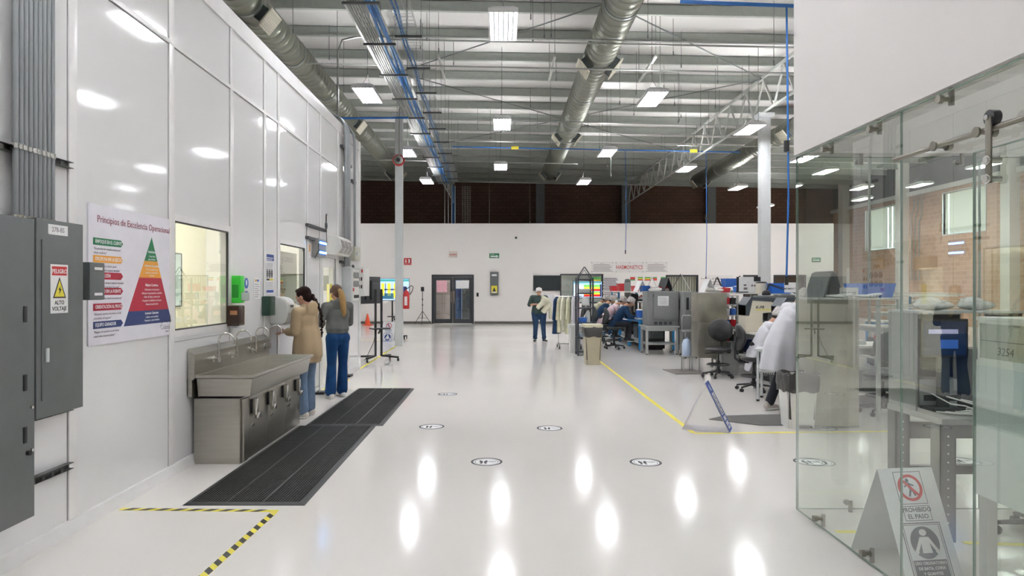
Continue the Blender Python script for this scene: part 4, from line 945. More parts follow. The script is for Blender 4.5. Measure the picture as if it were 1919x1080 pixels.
    # hair / net / mask / glasses
    if 'hair' in st:
        b = MB(); b.ell(at(0, -.022, .034), (.086, .096, .092), E, 20, 14); b.ell(at(0, -.055, -.02), (.076, .06, .078), E)
        b.ell(at(0, .035, .085), (.06, .05, .03), E)
        for q in (-1, 1): b.ell(at(q*.07, .01, .035), (.016, .04, .045), E)
        ha = sub('hair', b, st['hair'], vx=.008, sm=3)
        if st.get('braid'):
            pts = st['braid']; n = 15; b = MB(); 
            for k in range(n):
                f = k/(n-1)*(len(pts)-1); i = min(int(f), len(pts)-2); c_ = lerp(pts[i], pts[i+1], f-i); r = .03*(1-.45*k/n)
                b.ell(c_+vv(.008*(-1)**k, 0, 0), (r, r*.9, r*1.05), (0, .5*(-1)**k, 0), 10, 8)
            b.taper(pts[-1], Vector(pts[-1])+vv(0, 0, -.06), .014, .006)
            b.build('braid', st['hair'], ha, 60)
        if st.get('ponytail'):
            pts = st['ponytail']; b = MB(); b.tube(pts, [.028, .042, .05, .048, .036, .022, .008][:len(pts)], 12)
            for k in range(7): b.tube([Vector(p)+vv(.03*math.sin(k*.9+i*.4), .02*math.cos(k*.9+i*.5), 0)*(1 if 0 < i < len(pts)-1 else .3) for i, p in enumerate(pts)], [.01, .014, .018, .018, .014, .009, .004][:len(pts)], 8)
            b.build('ponytail', st['tail'], ha, 60)
    if 'net' in st:
        b = MB(); b.ell(at(0, -.02, .04), (.098, .112, .098), E, 24, 16); b.ell(at(0, -.06, .0), (.085, .07, .075), E)
        for k in range(14): a_ = k*2*PI/14; b.ell(at(.075*math.cos(a_), -.02+.09*math.sin(a_), .075), (.014, .014, .05), E, 8, 6)
        ne = sub('hairnet', b, st['net'], vx=.008, sm=2)
        b = MB()
        for k in range(24): a_ = k*2*PI/24; b.ell(at(.087*math.cos(a_), -.024+.1*math.sin(a_), .008-.03*(1 if math.sin(a_) < 0 else 0)*-math.sin(a_)), (.016, .016, .008), E, 8, 6)
        b.build('elastic_edge', st['net'], ne)
    if st.get('mask'):
        b = MB(); b.ell(at(0, .072, -.048), (.05, .05, .052), E); sub('face_mask', b, mat('white_mask', (226, 226, 226), .7), vx=.006)
        if st.get('maskloop', True):
            for q in (-1, 1): MB().tube([at(q*.046, .08, -.03), at(q*.07, .04, -.012), at(q*.083, -.005, -.008)], .0018, 5).build('ear_loop', PAPER, t)
    if st.get('glasses'):
        b = MB()
        for q in (-1, 1): b.torus(at(q*.034, .1, .0), .024, .003, 18, 6, (Euler(E).to_matrix() @ Euler((PI/2, 0, 0)).to_matrix()).to_euler()); b.tube([at(q*.058, .1, .004), at(q*.082, .0, .002)], .0025, 5)
        b.tube([at(-.01, .102, .004), at(.01, .102, .004)], .0025, 5); b.build('glasses', BLACK, t)
    return t
NETM = mat('pale_hairnet', (196, 192, 190), .75, var=.3, scale=30, bump=.8, bscale=60)
DEN = cloth('light_blue_denim', (112, 134, 160), var=.14, sc=10); DEND = cloth('deep_blue_denim', (22, 62, 108), var=.25, sc=7)
DENN = cloth('navy_denim', (32, 50, 76), var=.35, sc=8); BLACKC = cloth('black_cotton', (36, 38, 42))
# woman washing hands: local +y = the way she faces
K = 1.65/1.7
def J_stand(dz=0): return dict(pelvis=vv(0, 0, .93), chest=vv(0, -.01, 1.24), neck=vv(0, .0, 1.42), head=vv(0, .03, 1.535), toe=[(0, 1, 0), (0, 1, 0)],
    arms=[[vv(-.185, 0, 1.34), vv(-.24, -.02, 1.06), vv(-.2, .15, .9)], [vv(.185, 0, 1.34), vv(.24, -.02, 1.06), vv(.2, .15, .9)]], hands=[((0, .5, -.8), (1, 0, 0)), ((0, .5, -.8), (-1, 0, 0))],
    legs=[[vv(-.09, 0, .88), vv(-.095, .02, .48), vv(-.1, -.02, .085)], [vv(.09, 0, .88), vv(.095, .02, .48), vv(.1, -.02, .085)]])
J = J_stand(); J['look'] = (-.05, .93, -.3); J['headup'] = (0, .25, 1); J['head'] = vv(0, .05, 1.545); J['neck'] = vv(0, .005, 1.43)
J['arms'] = [[vv(-.175, .02, 1.34), vv(-.2, .04, 1.1), vv(-.075, .27, 1.09)], [vv(.175, .02, 1.34), vv(.2, .04, 1.1), vv(.045, .27, 1.09)]]
J['hands'] = [((.15, 1, -.05), (.3, 0, -1), .25), ((-.1, 1, 0), (0, 0, 1), .35)]
J['legs'] = [[vv(-.085, 0, .88), vv(-.09, .02, .48), vv(-.1, -.01, .085)], [vv(.085, 0, .88), vv(.1, .03, .48), vv(.12, .04, .085)]]
person('woman with a long dark braid and tan hoodie washing her hands at the sink', (-2.47, 8.72, 0), math.radians(72), J,
    dict(top=dict(m=cloth('tan_hoodie_fleece', (168, 148, 118), var=.08, sc=5, b=.35, bs=7), name='hoodie', hem=vv(0, -.01, .78), hemr=(.205, .16), w=1.03, skirt=[(vv(0, -.01, .7), .192, .152), (vv(0, -.01, .745), .196, .156), (vv(0, -.01, .78), .218, .174), (vv(0, -.01, .95), .21, .165), (vv(0, -.01, 1.1), .185, .142), (vv(0, -.01, 1.22), .15, .115)], fold=.07, cuff=.62, cuffr=.055, hood=1, folds=6),
         legs=dict(m=DEN, w=1.05, hem=.078, hip=.95), shoe=mat('cream_canvas', (206, 200, 188), .7), hair=mat('dark_brown_hair', (40, 24, 20), .6, spec=.15, var=.3, scale=30, bump=.6, bscale=70, stretch=(6, 6, 1)),
         braid=[vv(.02, -.07, 1.545), vv(.06, -.115, 1.45), vv(.09, -.155, 1.33), vv(.1, -.16, 1.2), vv(.09, -.165, 1.08)], mask=1, glasses=0, eyes=True))
# woman seen from behind
J = J_stand(); J['head'] = vv(-.0, .05, 1.575); J['neck'] = vv(0, .01, 1.45); J['chest'] = vv(0, -.01, 1.27); J['pelvis'] = vv(0, 0, .95); J['look'] = (.0, .9, -.42)
J['arms'] = [[vv(-.185, .0, 1.37), vv(-.255, .05, 1.12), vv(-.1, .27, 1.1)], [vv(.185, .0, 1.37), vv(.235, .08, 1.12), vv(.06, .28, 1.12)]]
J['hands'] = [((.3, 1, .1), (.3, 0, -1), .5), ((-.3, 1, .1), (-.2, 0, -1), .5)]
J['legs'] = [[vv(-.09, 0, .9), vv(-.085, .02, .49), vv(-.12, -.02, .085)], [vv(.09, 0, .9), vv(.1, .03, .49), vv(.1, .06, .085)]]
person('woman with a blond ponytail, grey hooded jacket and blue flared jeans', (-2.44, 10.25, 0), math.radians(38), J,
    dict(top=dict(m=cloth('grey_velour', (98, 100, 98), var=.14, sc=7, b=.35, bs=8), name='hooded_jacket', hem=vv(0, -.005, 1.0), hemr=(.165, .13), w=1.0, cuff=.6, hood=1, folds=4, fold=.06, skirt=[(vv(0, 0, .97), .16, .13), (vv(0, 0, 1.01), .163, .133), (vv(0, 0, 1.04), .178, .145), (vv(0, 0, 1.15), .165, .132), (vv(0, 0, 1.25), .16, .12)]),
         legs=dict(m=DEND, w=.98, hem=.085, hip=1.08), shoe=WHITE, hair=mat('brown_blond_hair', (96, 66, 44), .4, var=.4, scale=20, bump=.5, bscale=60), tail=mat('blond_hair', (176, 140, 84), .4, var=.3, scale=24, bump=.6, bscale=60, stretch=(6, 6, 1)),
         ponytail=[vv(0, -.06, 1.62), vv(0, -.12, 1.59), vv(0.01, -.14, 1.5), vv(.02, -.15, 1.42), vv(.03, -.14, 1.34), vv(.04, -.13, 1.27), vv(.04, -.125, 1.22)], eyes=False))
# woman standing in the walkway
J = J_stand(); J['arms'] = [[vv(-.2, 0, 1.35), vv(-.3, -.02, 1.14), vv(-.1, .2, 1.12)], [vv(.2, 0, 1.35), vv(.29, .0, 1.14), vv(.08, .2, 1.16)]]
J['hands'] = [((1, .3, 0), (0, -1, 0), .6), ((-1, .1, -.3), (0, -1, 0), .6)]
J['legs'] = [[vv(-.11, 0, .88), vv(-.13, .02, .48), vv(-.16, -.0, .085)], [vv(.11, 0, .88), vv(.1, .02, .48), vv(.12, -.0, .085)]]; J['toe'] = [(-.5, .9, 0), (.15, 1, 0)]
gp = G(1010, 641)
tw = person('woman in glasses and a white hairnet standing in the walkway in a green polo', tuple(gp), PI-.03, J,
    dict(voxel=.01, s=1.15, top=dict(m=cloth('dark_green_polo', (58, 74, 70), b=.25), name='polo_shirt', hem=vv(0, 0, .9), hemr=(.23, .165), w=1.18, skirt=[(vv(0, 0, .86), .225, .16), (vv(0, 0, .95), .225, .165), (vv(0, 0, 1.1), .2, .15), (vv(0, 0, 1.2), .17, .12)], cuff=.0, cuffr=.06, collar=1, folds=4),
         legs=dict(m=cloth('mid_blue_denim', (40, 62, 92), var=.25, sc=7), w=1.12, hem=.06, hip=1.18), shoe=mat('black_leather', (28, 28, 30), .4), net=mat('white_hairnet', (226, 224, 222), .8, var=.15, scale=30, bump=.6, bscale=60), glasses=1))
# cream gown carried over her arm
b = MB(); b.taper(vv(-.12, .14, 1.3), vv(-.3, .1, 1.16), (.1, .06), (.1, .07)); b.taper(vv(-.2, .2, 1.3), vv(.05, .24, 1.05), (.09, .05), (.07, .04)); b.taper(vv(-.3, .12, 1.15), vv(-.12, .2, .93), (.1, .06), (.09, .04)); b.taper(vv(-.34, .03, 1.05), vv(-.34, .05, .72), (.055, .04), (.05, .03)); b.taper(vv(-.1, .1, 1.38), vv(-.3, .05, 1.25), (.05, .05), (.08, .07))
def to_world(t, v): return Matrix.Translation(t.location) @ Euler(t.rotation_euler).to_matrix().to_4x4() @ Vector(v)
CREAMG = cloth('cream_gown_fabric', (214, 212, 188), b=.6, bs=8)
tag(link('folded_gown', remesh(b, .012, 4), CREAMG, None, tuple(gp), (0, 0, PI)), 'pale cream smock bundled over the standing woman\'s arm', 'smock')
for ch in tw.children: pass

# seated workers
def J_seat(lean=.25, hz=.62, reach=.42):
    pl = vv(0, 0, hz+.08); cx = vv(0, lean*.75, hz+.38); nk = vv(0, lean*1.15, hz+.54); hd = vv(0, lean*1.6+.04, hz+.65)
    return dict(pelvis=pl, chest=cx, neck=nk, head=hd, look=(0, .85, -.5), headup=(0, .4, 1), toe=[(0, 1, 0), (0, 1, 0)], ankle=.085,
        arms=[[nk+vv(-.17, -.02, -.06), nk+vv(-.22, .08, -.3), nk+vv(-.12, reach-.1, -.32)], [nk+vv(.17, -.02, -.06), nk+vv(.22, .08, -.3), nk+vv(.12, reach-.1, -.32)]],
        hands=[((.2, 1, -.1), (0, 0, -1), .5), ((-.2, 1, -.1), (0, 0, -1), .5)],
        legs=[[vv(-.1, .04, hz+.05), vv(-.13, .42, hz+.04), vv(-.13, .36, hz-.34)], [vv(.1, .04, hz+.05), vv(.13, .42, hz+.04), vv(.13, .36, hz-.34)]])
def seated(label, x, y, rot, m, lean=.25, hz=.62, mask=0, extra=True, gown_name='smock', long=.5, vx=.012, net=NETM):
    J = J_seat(lean, hz)
    ex = [(vv(0, -.02, hz+.08), vv(0, -.1, hz-.02), (.19, .1), (.19, .07)), (vv(0, -.1, hz), vv(0, -.15, hz-.22*long/.5), (.17, .05), (.14, .03)), (vv(0, .05, hz+.09), vv(0, .34, hz+.08), (.17, .09), (.17, .08))]
    return person(label, (x, y, 0), rot, J, dict(voxel=vx, top=dict(m=m, name=gown_name, hem=vv(0, -.02, hz+.04), hemr=(.18, .13), w=1.03, cuff=.9, cuffr=.045, folds=5, extra=ex, collar=1),
        legs=dict(m=BLACKC, name='trousers', w=.95), shoe=BLACK, hair=mat('black_hair', (30, 24, 22), .5), net=net, mask=mask, maskloop=False, eyes=True))
NAVYG = cloth('navy_smock_fabric', (28, 54, 84), b=.6, bs=8); PINKG = cloth('pink_smock_fabric', (206, 182, 190), b=.6, bs=8); YELG = cloth('pale_yellow_smock_fabric', (212, 210, 182), b=.6, bs=8); LABW = cloth('white_lab_coat_fabric', (214, 214, 220), b=.3, bs=6, var=.03)
ROT = -PI/2
seated('seated worker in a navy smock and hairnet at the end of the blue bench', 3.12, 18.6, ROT, NAVYG, .26)
seated('seated worker in a pale pink smock, hunched over the bench', 3.0, 20.0, ROT, PINKG, .36)
seated('seated worker in a navy smock beyond the pink one', 3.02, 21.5, ROT, NAVYG, .3)
seated('seated worker in a pale yellow smock, the last in the row', 3.05, 23.0, ROT, YELG, .3)
seated('worker barely visible behind the hairnets of the bench row', 5.4, 23.6, PI/2+.2, YELG, .3)
seated('seated worker in a white lab coat, hairnet and mask at the stamping machine', 4.12, 10.95, -PI/2-.1, LABW, .2, .56, 1, gown_name='lab_coat', vx=.009)
# leaning worker in a long coat
J = dict(pelvis=vv(0, -.04, .95), chest=vv(0, .1, 1.27), neck=vv(0, .2, 1.44), head=vv(0, .3, 1.5), look=(0, .75, -.65), headup=(0, .6, .8), toe=[(-.2, 1, 0), (.1, 1, 0)],
    arms=[[vv(-.19, .17, 1.38), vv(-.25, .27, 1.12), vv(-.15, .48, .98)], [vv(.19, .17, 1.38), vv(.25, .27, 1.12), vv(.15, .48, .98)]], hands=[((.1, 1, -.3), (0, 0, -1), .5), ((-.1, 1, -.3), (0, 0, -1), .5)],
    legs=[[vv(-.09, -.04, .92), vv(-.12, .02, .5), vv(-.16, -.12, .085)], [vv(.09, -.04, .92), vv(.12, .1, .5), vv(.14, .1, .085)]])
person('tall worker in a long white coat bending over the bench by the glass corner', (3.79, 9.1, 0), -PI/2+.2, J,
    dict(voxel=.009, top=dict(m=LABW, name='lab_coat', hem=vv(0, -.12, .64), w=1.12, cuff=.9, cuffr=.05, collar=1, fold=.07,
        skirt=[(vv(0, -.07, .56), .23, .27), (vv(0, -.06, .7), .225, .255), (vv(0, -.04, .9), .215, .225), (vv(0, 0, 1.08), .2, .18), (vv(0, .05, 1.22), .18, .15), (vv(0, .08, 1.3), .14, .12)]),
         legs=dict(m=cloth('black_denim', (34, 36, 42), b=.6, bs=12), name='jeans', w=.95, hem=.062), shoe=mat('grey_sneaker', (176, 168, 162), .6), hair=mat('black_hair', (30, 24, 22), .5), net=NETM, mask=1, maskloop=False))
# ---------------- the open hall ----------------
VINYL = mat('black_vinyl', (30, 31, 33), .38, var=.1); GREYF = mat('charcoal_seat_fabric', (62, 64, 64), .8, var=.12, scale=30)
def make_chair(seat_m, hz, label, loc, rot, back_low=False):
    t = thing('task_chair', label, 'chair', loc, rot)
    b = MB(); b.lathe([(.02, -.07), (.17, -.075), (.225, -.05), (.235, -.02), (.21, 0), (.03, .002)], 28, (0, .02, hz), 1.02, .98); b.build('seat', seat_m, t, 60)
    b = MB(); b.loft([[(x*wx, -.235-.03*math.cos(x*2.6)+.035+dy, hz+.14+zz) for x in [math.cos(2*PI*k/24) for k in range(24)]] and
                      [(.225*math.cos(2*PI*k/24)*wx, -.25+dy+.05*(math.cos(2*PI*k/24)**2), hz+.31+.215*math.sin(2*PI*k/24)*wx) for k in range(24)] for wx, dy, zz in ((.3, -.035, 0), (.85, -.03, 0), (1, -.005, 0), (1, .02, 0), (.85, .045, 0), (.3, .05, 0))]); b.build('backrest', seat_m, t, 60)
    MB().tube([(0, -.05, hz-.09), (0, -.22, hz-.09), (0, -.29, hz-.03), (0, -.3, hz+.15), (0, -.27, hz+.32)], .019, 8).build('back_bar', BLACK, t, 60)
    MB().box(-.1, .1, -.12, .12, hz-.1, hz-.07, .008).cyl((.05, 0, hz-.1), (.24, .02, hz-.12), .006, 8).build('mechanism', BLACK, t)
    MB().cyl((0, 0, .1), (0, 0, hz-.24), .028, 16).cyl((0, 0, hz-.24), (0, 0, hz-.08), .016, 12).cyl((0, 0, .08), (0, 0, .15), .045, 16).build('gas_column', BLACK, t)
    rg = MB().torus((0, 0, .24), .2, .012, 28, 8)
    for k in range(3): a = k*2*PI/3; rg.cyl((.02*math.cos(a), .02*math.sin(a), .24), (.2*math.cos(a), .2*math.sin(a), .24), .008, 6)
    rg.build('foot_ring', BLACK, t, 60)
    for k in range(5):
        a = k*2*PI/5+.3; c_, s_ = math.cos(a), math.sin(a)
        la = MB().taper((.03*c_, .03*s_, .11), (.27*c_, .27*s_, .075), (.026, .02), (.018, .014), side=(-s_, c_, 0), n=10).build('base_arm', BLACK, t, 60)
        MB().cyl((.275*c_-.02*s_, .275*s_+.02*c_, .028), (.275*c_-.006*s_, .275*s_+.006*c_, .028), .028, 14).cyl((.275*c_+.006*s_, .275*s_-.006*c_, .028), (.275*c_+.02*s_, .275*s_-.02*c_, .028), .028, 14).cyl((.275*c_, .275*s_, .03), (.275*c_, .275*s_, .08), .008, 8).build('caster', BLACK, la, 60)
    return t
c0 = make_chair(VINYL, .55, 'empty black vinyl task chair in front of the stainless cabinet', (4.03, 12.6, 0), math.radians(152))
c1 = make_chair(GREYF, .6, 'charcoal task chair under the navy-smocked worker at the bench end', (3.1, 18.55, 0), ROT)
for (x, y, lb) in ((2.98, 19.95, 'charcoal task chair under the pink-smocked worker'), (3.0, 21.45, 'charcoal task chair under the second navy-smocked worker'), (3.03, 22.95, 'charcoal task chair under the yellow-smocked worker'), (2.75, 24.3, 'empty charcoal task chair closest to the display screen'), (2.9, 25.6, 'empty charcoal task chair behind the yellow-smocked worker')):
    dup(c1, lb, (x, y, 0), ROT)
dup(c0, 'black task chair holding the white-coated seated worker', (4.07, 10.95, 0), -PI/2-.1)
dup(c0, 'black task chair whose base shows beneath the vestibule workbench', (3.6, 4.5, 0), 0)
dup(c0, 'black task chair beyond the glass, past the white bench', (5.0, 8.9, 0), 2.2)
for o in [o for o in D.objects if o.get('label') in ('black task chair holding the white-coated seated worker',)]: pass

BENCHB = mat('blue_bench_steel', (34, 128, 190), .4); TOPW = mat('pale_laminate_top', (214, 212, 204), .35); SHELFM = mat('pale_shelf_board', (206, 206, 200), .45); ALUM = mat('brushed_aluminium', (178, 180, 178), .35, metal=.7)
def bench(label, x, y, wx, wy, z, leg_m, shelf=0, lower=.18, loc_rot=0, leg=.06, name='workbench', top_m=None, topt=.035):
    t = thing(name, label, 'workbench', (x, y, 0), loc_rot)
    MB().box(0, wx, 0, wy, z-topt, z, .006).build('tabletop', top_m or TOPW, t)
    for lx in (.03, wx-leg-.03):
        for ly in (.03, wy-leg-.03):
            l_ = MB().box(lx, lx+leg, ly, ly+leg, .02, z-topt, .003).build('leg', leg_m, t)
            MB().cyl((lx+leg/2, ly+leg/2, 0), (lx+leg/2, ly+leg/2, .025), leg*.45, 12).build('foot', BLACK, l_)
    MB().box(.05, wx-.05, .035, .035+leg*.7, z-topt-.09, z-topt).box(.05, wx-.05, wy-.035-leg*.7, wy-.035, z-topt-.09, z-topt).box(.035, .035+leg*.7, .05, wy-.05, z-topt-.08, z-topt).box(wx-.035-leg*.7, wx-.035, .05, wy-.05, z-topt-.08, z-topt).build('apron', leg_m, t)
    if lower: MB().box(.05, wx-.05, .05, wy-.05, lower, lower+.03, .003).build('lower_shelf', leg_m if name == 'oven_stand' else SHELFM, t)
    if shelf:
        for ly in (.04, wy-.08): MB().box(wx*.55, wx*.55+.04, ly, ly+.04, z, shelf).build('upright', leg_m, t)
        MB().box(wx*.08, wx*.95, 0, wy, shelf-.03, shelf, .004).build('upper_shelf', SHELFM, t)
        MB().box(wx*.2, wx*.95, 0, wy, (shelf+z)/2+.05, (shelf+z)/2+.07, .003).build('middle_shelf', SHELFM, t)
    return t
for k in range(5):
    bench(['blue-legged workbench with upper shelf, closest to the grey oven', 'blue-legged workbench in front of the pink-smocked worker', 'blue-legged workbench in front of the second navy worker', 'blue-legged workbench in front of the yellow-smocked worker', 'blue-legged workbench at the distant end of the row'][k], 3.62, 17.9+1.55*k, 1.0, 1.5, .86, BENCHB, 1.55)
bench('grey-legged workbench with upper shelf behind the stainless cabinet', 4.75, 14.7, 1.2, 1.6, .86, ALUM, 1.55)
bench('grey-legged workbench with upper shelf behind the stamping machines', 6.0, 14.2, 1.5, 1.6, .86, ALUM, 1.53)
bench('workbench carrying the two stamping machines', 4.55, 11.5, 1.5, 1.9, .84, DARKGREY, 0, 0)
bench('workbench beyond the steel column with crowded shelves', 6.6, 16.6, 1.4, 1.5, .86, ALUM, 1.55)

# oven and stand
t = bench('grey steel stand carrying the laboratory oven', 3.58, 16.85, .86, .72, .71, mat('grey_stand_paint', (160, 162, 160), .45), 0, .24, name='oven_stand', top_m=mat('grey_stand_paint', (160, 162, 160), .45))
HAM = mat('hammered_grey_enamel', (120, 122, 122), .5, var=.12, scale=60, bump=.2, bscale=150)
t = thing('laboratory_oven', 'large hammered grey oven with a white sheet on its door', 'oven', (3.66, 16.95, .71))
MB().box(.0, .78, 0, .6, .0, .86, .012).build('body', HAM, t)
dq = MB().box(.15, .77, -.04, 0, .15, .84, .01).build('door', HAM, t)
for z in (.25, .72): MB().cyl((.14, -.03, z), (.14, -.03, z+.05), .012, 10).build('hinge', CHROME, dq)
MB().box(.25, .52, -.043, -.04, .5, .74).build('paper_sheet', PAPER, dq)
b = MB()
for q in range(6): b.box(.28, .49-.03*(q % 2), -.0445, -.043, .54+.03*q, .546+.03*q)
b.build('text_lines', GREYINK, dq)
for k in range(4): MB().box(.17+.12*k, .25+.12*k, -.004, 0, .03, .1).build('vent', DARKGREY, t)
MB().box(.77, .8, -.02, .1, .4, .66, .01).build('handle', BLACK, t)
t = thing('refrigerated_cabinet', 'tall grey cabinet with latch and black handle beside the oven', 'cabinet', (4.46, 16.6, 0))
MB().box(0, .5, 0, .7, .1, 1.56, .01).build('body', HAM, t)
for x in (.04, .46):
    for y in (.05, .65): MB().cyl((x, y, 0), (x, y, .1), .025, 10).build('foot', BLACK, t)
if 1: pass; dq = MB().box(.02, .48, -.03, 0, .15, 1.53, .008).build('door', HAM, t)
MB().box(.06, .12, -.06, -.03, 1.12, 1.42, .01).build('handle', BLACK, dq); MB().box(.2, .3, -.034, -.03, 1.2, 1.25).build('name_plate', PAPER, dq); MB().box(.15, .35, -.05, -.03, 1.1, 1.13, .004).build('latch', CHROME, dq)
# trolley
t = thing('hand_trolley', 'small chrome-handled trolley standing beside the oven stand', 'trolley', (4.32, 16.2, 0))
MB().tube([(0, 0, .1), (0, 0, .95), (.03, 0, 1.0), (.2, 0, 1.0), (.24, 0, .95), (.3, -.04, .1)], .014, 8).build('handle', CHROME, t, 60)
for z in (.25, .62): MB().box(0, .3, -.25, .25, z, z+.03, .004).build('shelf', ALUM, t)
for x in (.02, .28):
    for y in (-.22, .22): MB().cyl((x-.015, y, .04), (x+.015, y, .04), .04, 14).build('caster', BLACKR, t); MB().box(x-.012, x+.012, y-.012, y+.012, .05, .62).build('post', ALUM, t)
# stainless cabinets
def steel_cab(label, x, y, wx, dy, z0, z1, zs, legs):
    t = thing('stainless_cabinet', label, 'cabinet', (x, y, 0))
    MB().box(0, wx, 0, dy, z0, zs-.004, .004).build('lower_body', STEELM, t); MB().box(0, wx, 0, dy, zs, z1, .006).build('upper_body', STEELM, t)
    MB().box(-.008, wx+.008, -.008, dy, z1, z1+.012).build('top_rim', ALUM, t)
    if legs:
        for lx in (.015, wx-.015):
            for ly in (.02, dy-.02): MB().cyl((lx, ly, 0), (lx, ly, z0), .014, 10).build('leg', ALUM, t)
    return t
steel_cab('stainless cabinet on thin legs beside the empty black chair', 3.88, 13.35, .56, .5, .28, 1.55, .98, True)
t = thing('canister', 'pale blue and white canister at the side of the stainless cabinet', 'bottle', (3.72, 13.6, 0)); MB().lathe([(.02, .3), (.085, .3), (.09, .32), (.09, .55), (.06, .62), (.025, .64), (.025, .67)], 20).build('body', mat('pale_blue_plastic', (176, 192, 214), .4), t); MB().box(-.1, .1, -.1, .1, .28, .3).build('tray', ALUM, t)
for q in (-.08, .08): MB().cyl((q, -.08, 0), (q, -.08, .28), .01, 8).cyl((q, .08, 0), (q, .08, .28), .01, 8).build('leg', ALUM, t)
steel_cab('tall stainless cabinet directly behind the glass corner', 3.69, 8.02, .53, .5, .02, 1.5, .24, False)
tag(MB().box(0, .62, 0, .78, 0, .012, .004).build('floor_mat', mat('grey_rubber_mat', (112, 106, 100), .8, var=.08), None, 35, (3.36, 13.0, 0), (0, 0, .1)), 'small grey floor mat beside the stainless cabinet legs', 'mat')
b = MB(); b.poly([(0, .1), (.25, .32), (.75, .4), (1.35, .42), (1.35, -.28), (.5, -.28)], 0, .01); tag(b.build('floor_mat', mat('dark_anti_fatigue_mat', (96, 95, 92), .85, var=.08), None, 35, (2.62, 8.45, 0)), 'dark grey mat lying under the bending worker', 'mat')
# bins
def bin_(label, loc, rot, w, d, h, m, bag, lid=None, pedal=False):
    t = thing('waste_bin', label, 'waste bin', loc, rot); k = .82
    b = MB(); b.loft([[(sx*w/2*s, sy*d/2*s, z) for sx, sy in ((-1, -1), (1, -1), (1, 1), (-1, 1))] for s, z in ((k, 0), (1, h*.98), (1.04, h), (.96, h), (.78, .04))]); bmesh.ops.bevel(b.bm, geom=[e for e in b.bm.edges if abs(e.verts[0].co.z-e.verts[1].co.z) > .2], offset=.03, segments=3, affect='EDGES'); b.build('body', m, t, 40)
    if bag:
        rg = []
        for s, z in ((1.03, h-.2), (1.07, h-.1), (1.07, h+.005), (.99, h+.02), (.9, h-.03), (.8, .1)):
            rg.append([((w/2*s+.006*math.sin(i*2.3+z*20))*max(-1, min(1, 1.35*math.cos(2*PI*i/40))), (d/2*s+.006*math.cos(i*1.9+z*30))*max(-1, min(1, 1.35*math.sin(2*PI*i/40))), z+.012*math.sin(i*1.1)) for i in range(40)])
        MB().loft(rg, False).build('bin_liner', mat('dark_bin_liner', (58, 56, 54), .35, bump=.5, bscale=20), t, 60)
    if lid: MB().box(-w*.54, w*.54, -d*.54, d*.54, h, h+.07, .02).build('lid', lid, t)
    if pedal: MB().box(-w*.18, w*.25, -d*.62, -d*.35, .02, .045, .006).build('pedal', GREYBOX, t)
    return t
BEI = mat('beige_bin_plastic', (166, 158, 136), .5); 
bin_('tall beige bin with a dark liner under its cream lid', (2.0, 14.8, 0), .03, .37, .4, .8, BEI, True, mat('cream_lid', (204, 198, 172), .5))
bin_('white pedal bin with a dark liner beside the glass corner', (3.54, 8.12, 0), 0, .37, .32, .63, WHITE, True, None, True)
bin_('white bin between the coat rack and the dark shelving', (1.9, 17.4, 0), 0, .3, .36, .66, WHITE, False, WHITE)
bin_('pale grey bin under the bench behind the empty chair', (4.35, 13.0, 0), 0, .34, .3, .38, mat('pale_grey_bin', (150, 152, 150), .5), False)
# dark shelving with A-shaped handle
t = thing('shelving_rack', 'narrow dark shelving rack with a tent-shaped handle on top', 'shelving', (1.9, 16.6, 0)); DB = mat('dark_blue_grey_steel', (52, 58, 66), .45)
for x in (0, .36):
    for y in (0, .45): MB().box(x-.02, x+.02, y-.02, y+.02, 0, 1.9, .003).build('post', DB, t)
for z, nm in ((.08, 0), (.42, 0), (.78, 0), (1.14, 0), (1.5, 0), (1.84, 0)): MB().box(-.02, .38, -.02, .47, z, z+.03).build('shelf', DB, t)
MB().tube([(.0, .2, 1.9), (.17, .2, 2.16), (.19, .2, 2.16), (.36, .2, 1.9)], .014, 8).tube([(.05, .26, 1.9), (.18, .26, 2.1), (.31, .26, 1.9)], .01, 8).build('top_handle', DB, t)
def item(name, label, cat, loc, size, m, rot=0, bev=.008, lid=None):
    t = thing(name, label, cat, loc, rot); w_, d_, h_ = size
    b = MB(); b.loft([[(x*w_/2*s, y*d_/2*s, z*h_) for x, y in ((-1, -1), (1, -1), (1, 1), (-1, 1))] for s, z in ((.86, 0), (1, 1), (.93, 1), (.8, .12))]); b.build('body', m, t)
    if lid: MB().box(-w_*.45, w_*.45, -d_*.45, d_*.45, h_*.7, h_*.98, .004).build('contents', lid, t)
    return t
item('storage_bin', 'small blue bin on the middle shelf of the dark rack', 'storage bin', (2.02, 16.75, .81), (.2, .25, .12), BLUE, 0, .008, PAPER)
item('storage_bin', 'pale translucent tray low on the dark rack', 'storage bin', (2.08, 16.8, .45), (.28, .3, .1), mat('frosted_blue_plastic', (184, 200, 214), .3), 0, .008, WHITE)
item('storage_bin', 'clear tray of caps on the upper shelf of the dark rack', 'storage bin', (2.08, 16.8, 1.53), (.26, .3, .1), mat('frosted_plastic', (206, 208, 208), .3), 0, .008, PAPER)
t = thing('bag', 'pale plastic bag hanging inside the dark rack', 'bag', (2.08, 16.62, 1.2)); b = MB(); b.taper((0, 0, .06), (0, 0, .22), (.1, .05), (.08, .03)); link('body', remesh(b, .012), mat('cloudy_plastic_bag', (204, 206, 208), .35, bump=.5, bscale=15), t)
t = thing('roll_container', 'white tube container standing on the dark rack', 'bottle', (2.16, 16.75, .81)); MB().lathe([(.02, 0), (.05, 0), (.05, .25), (.03, .28), (.02, .3)], 16).build('body', WHITE, t)
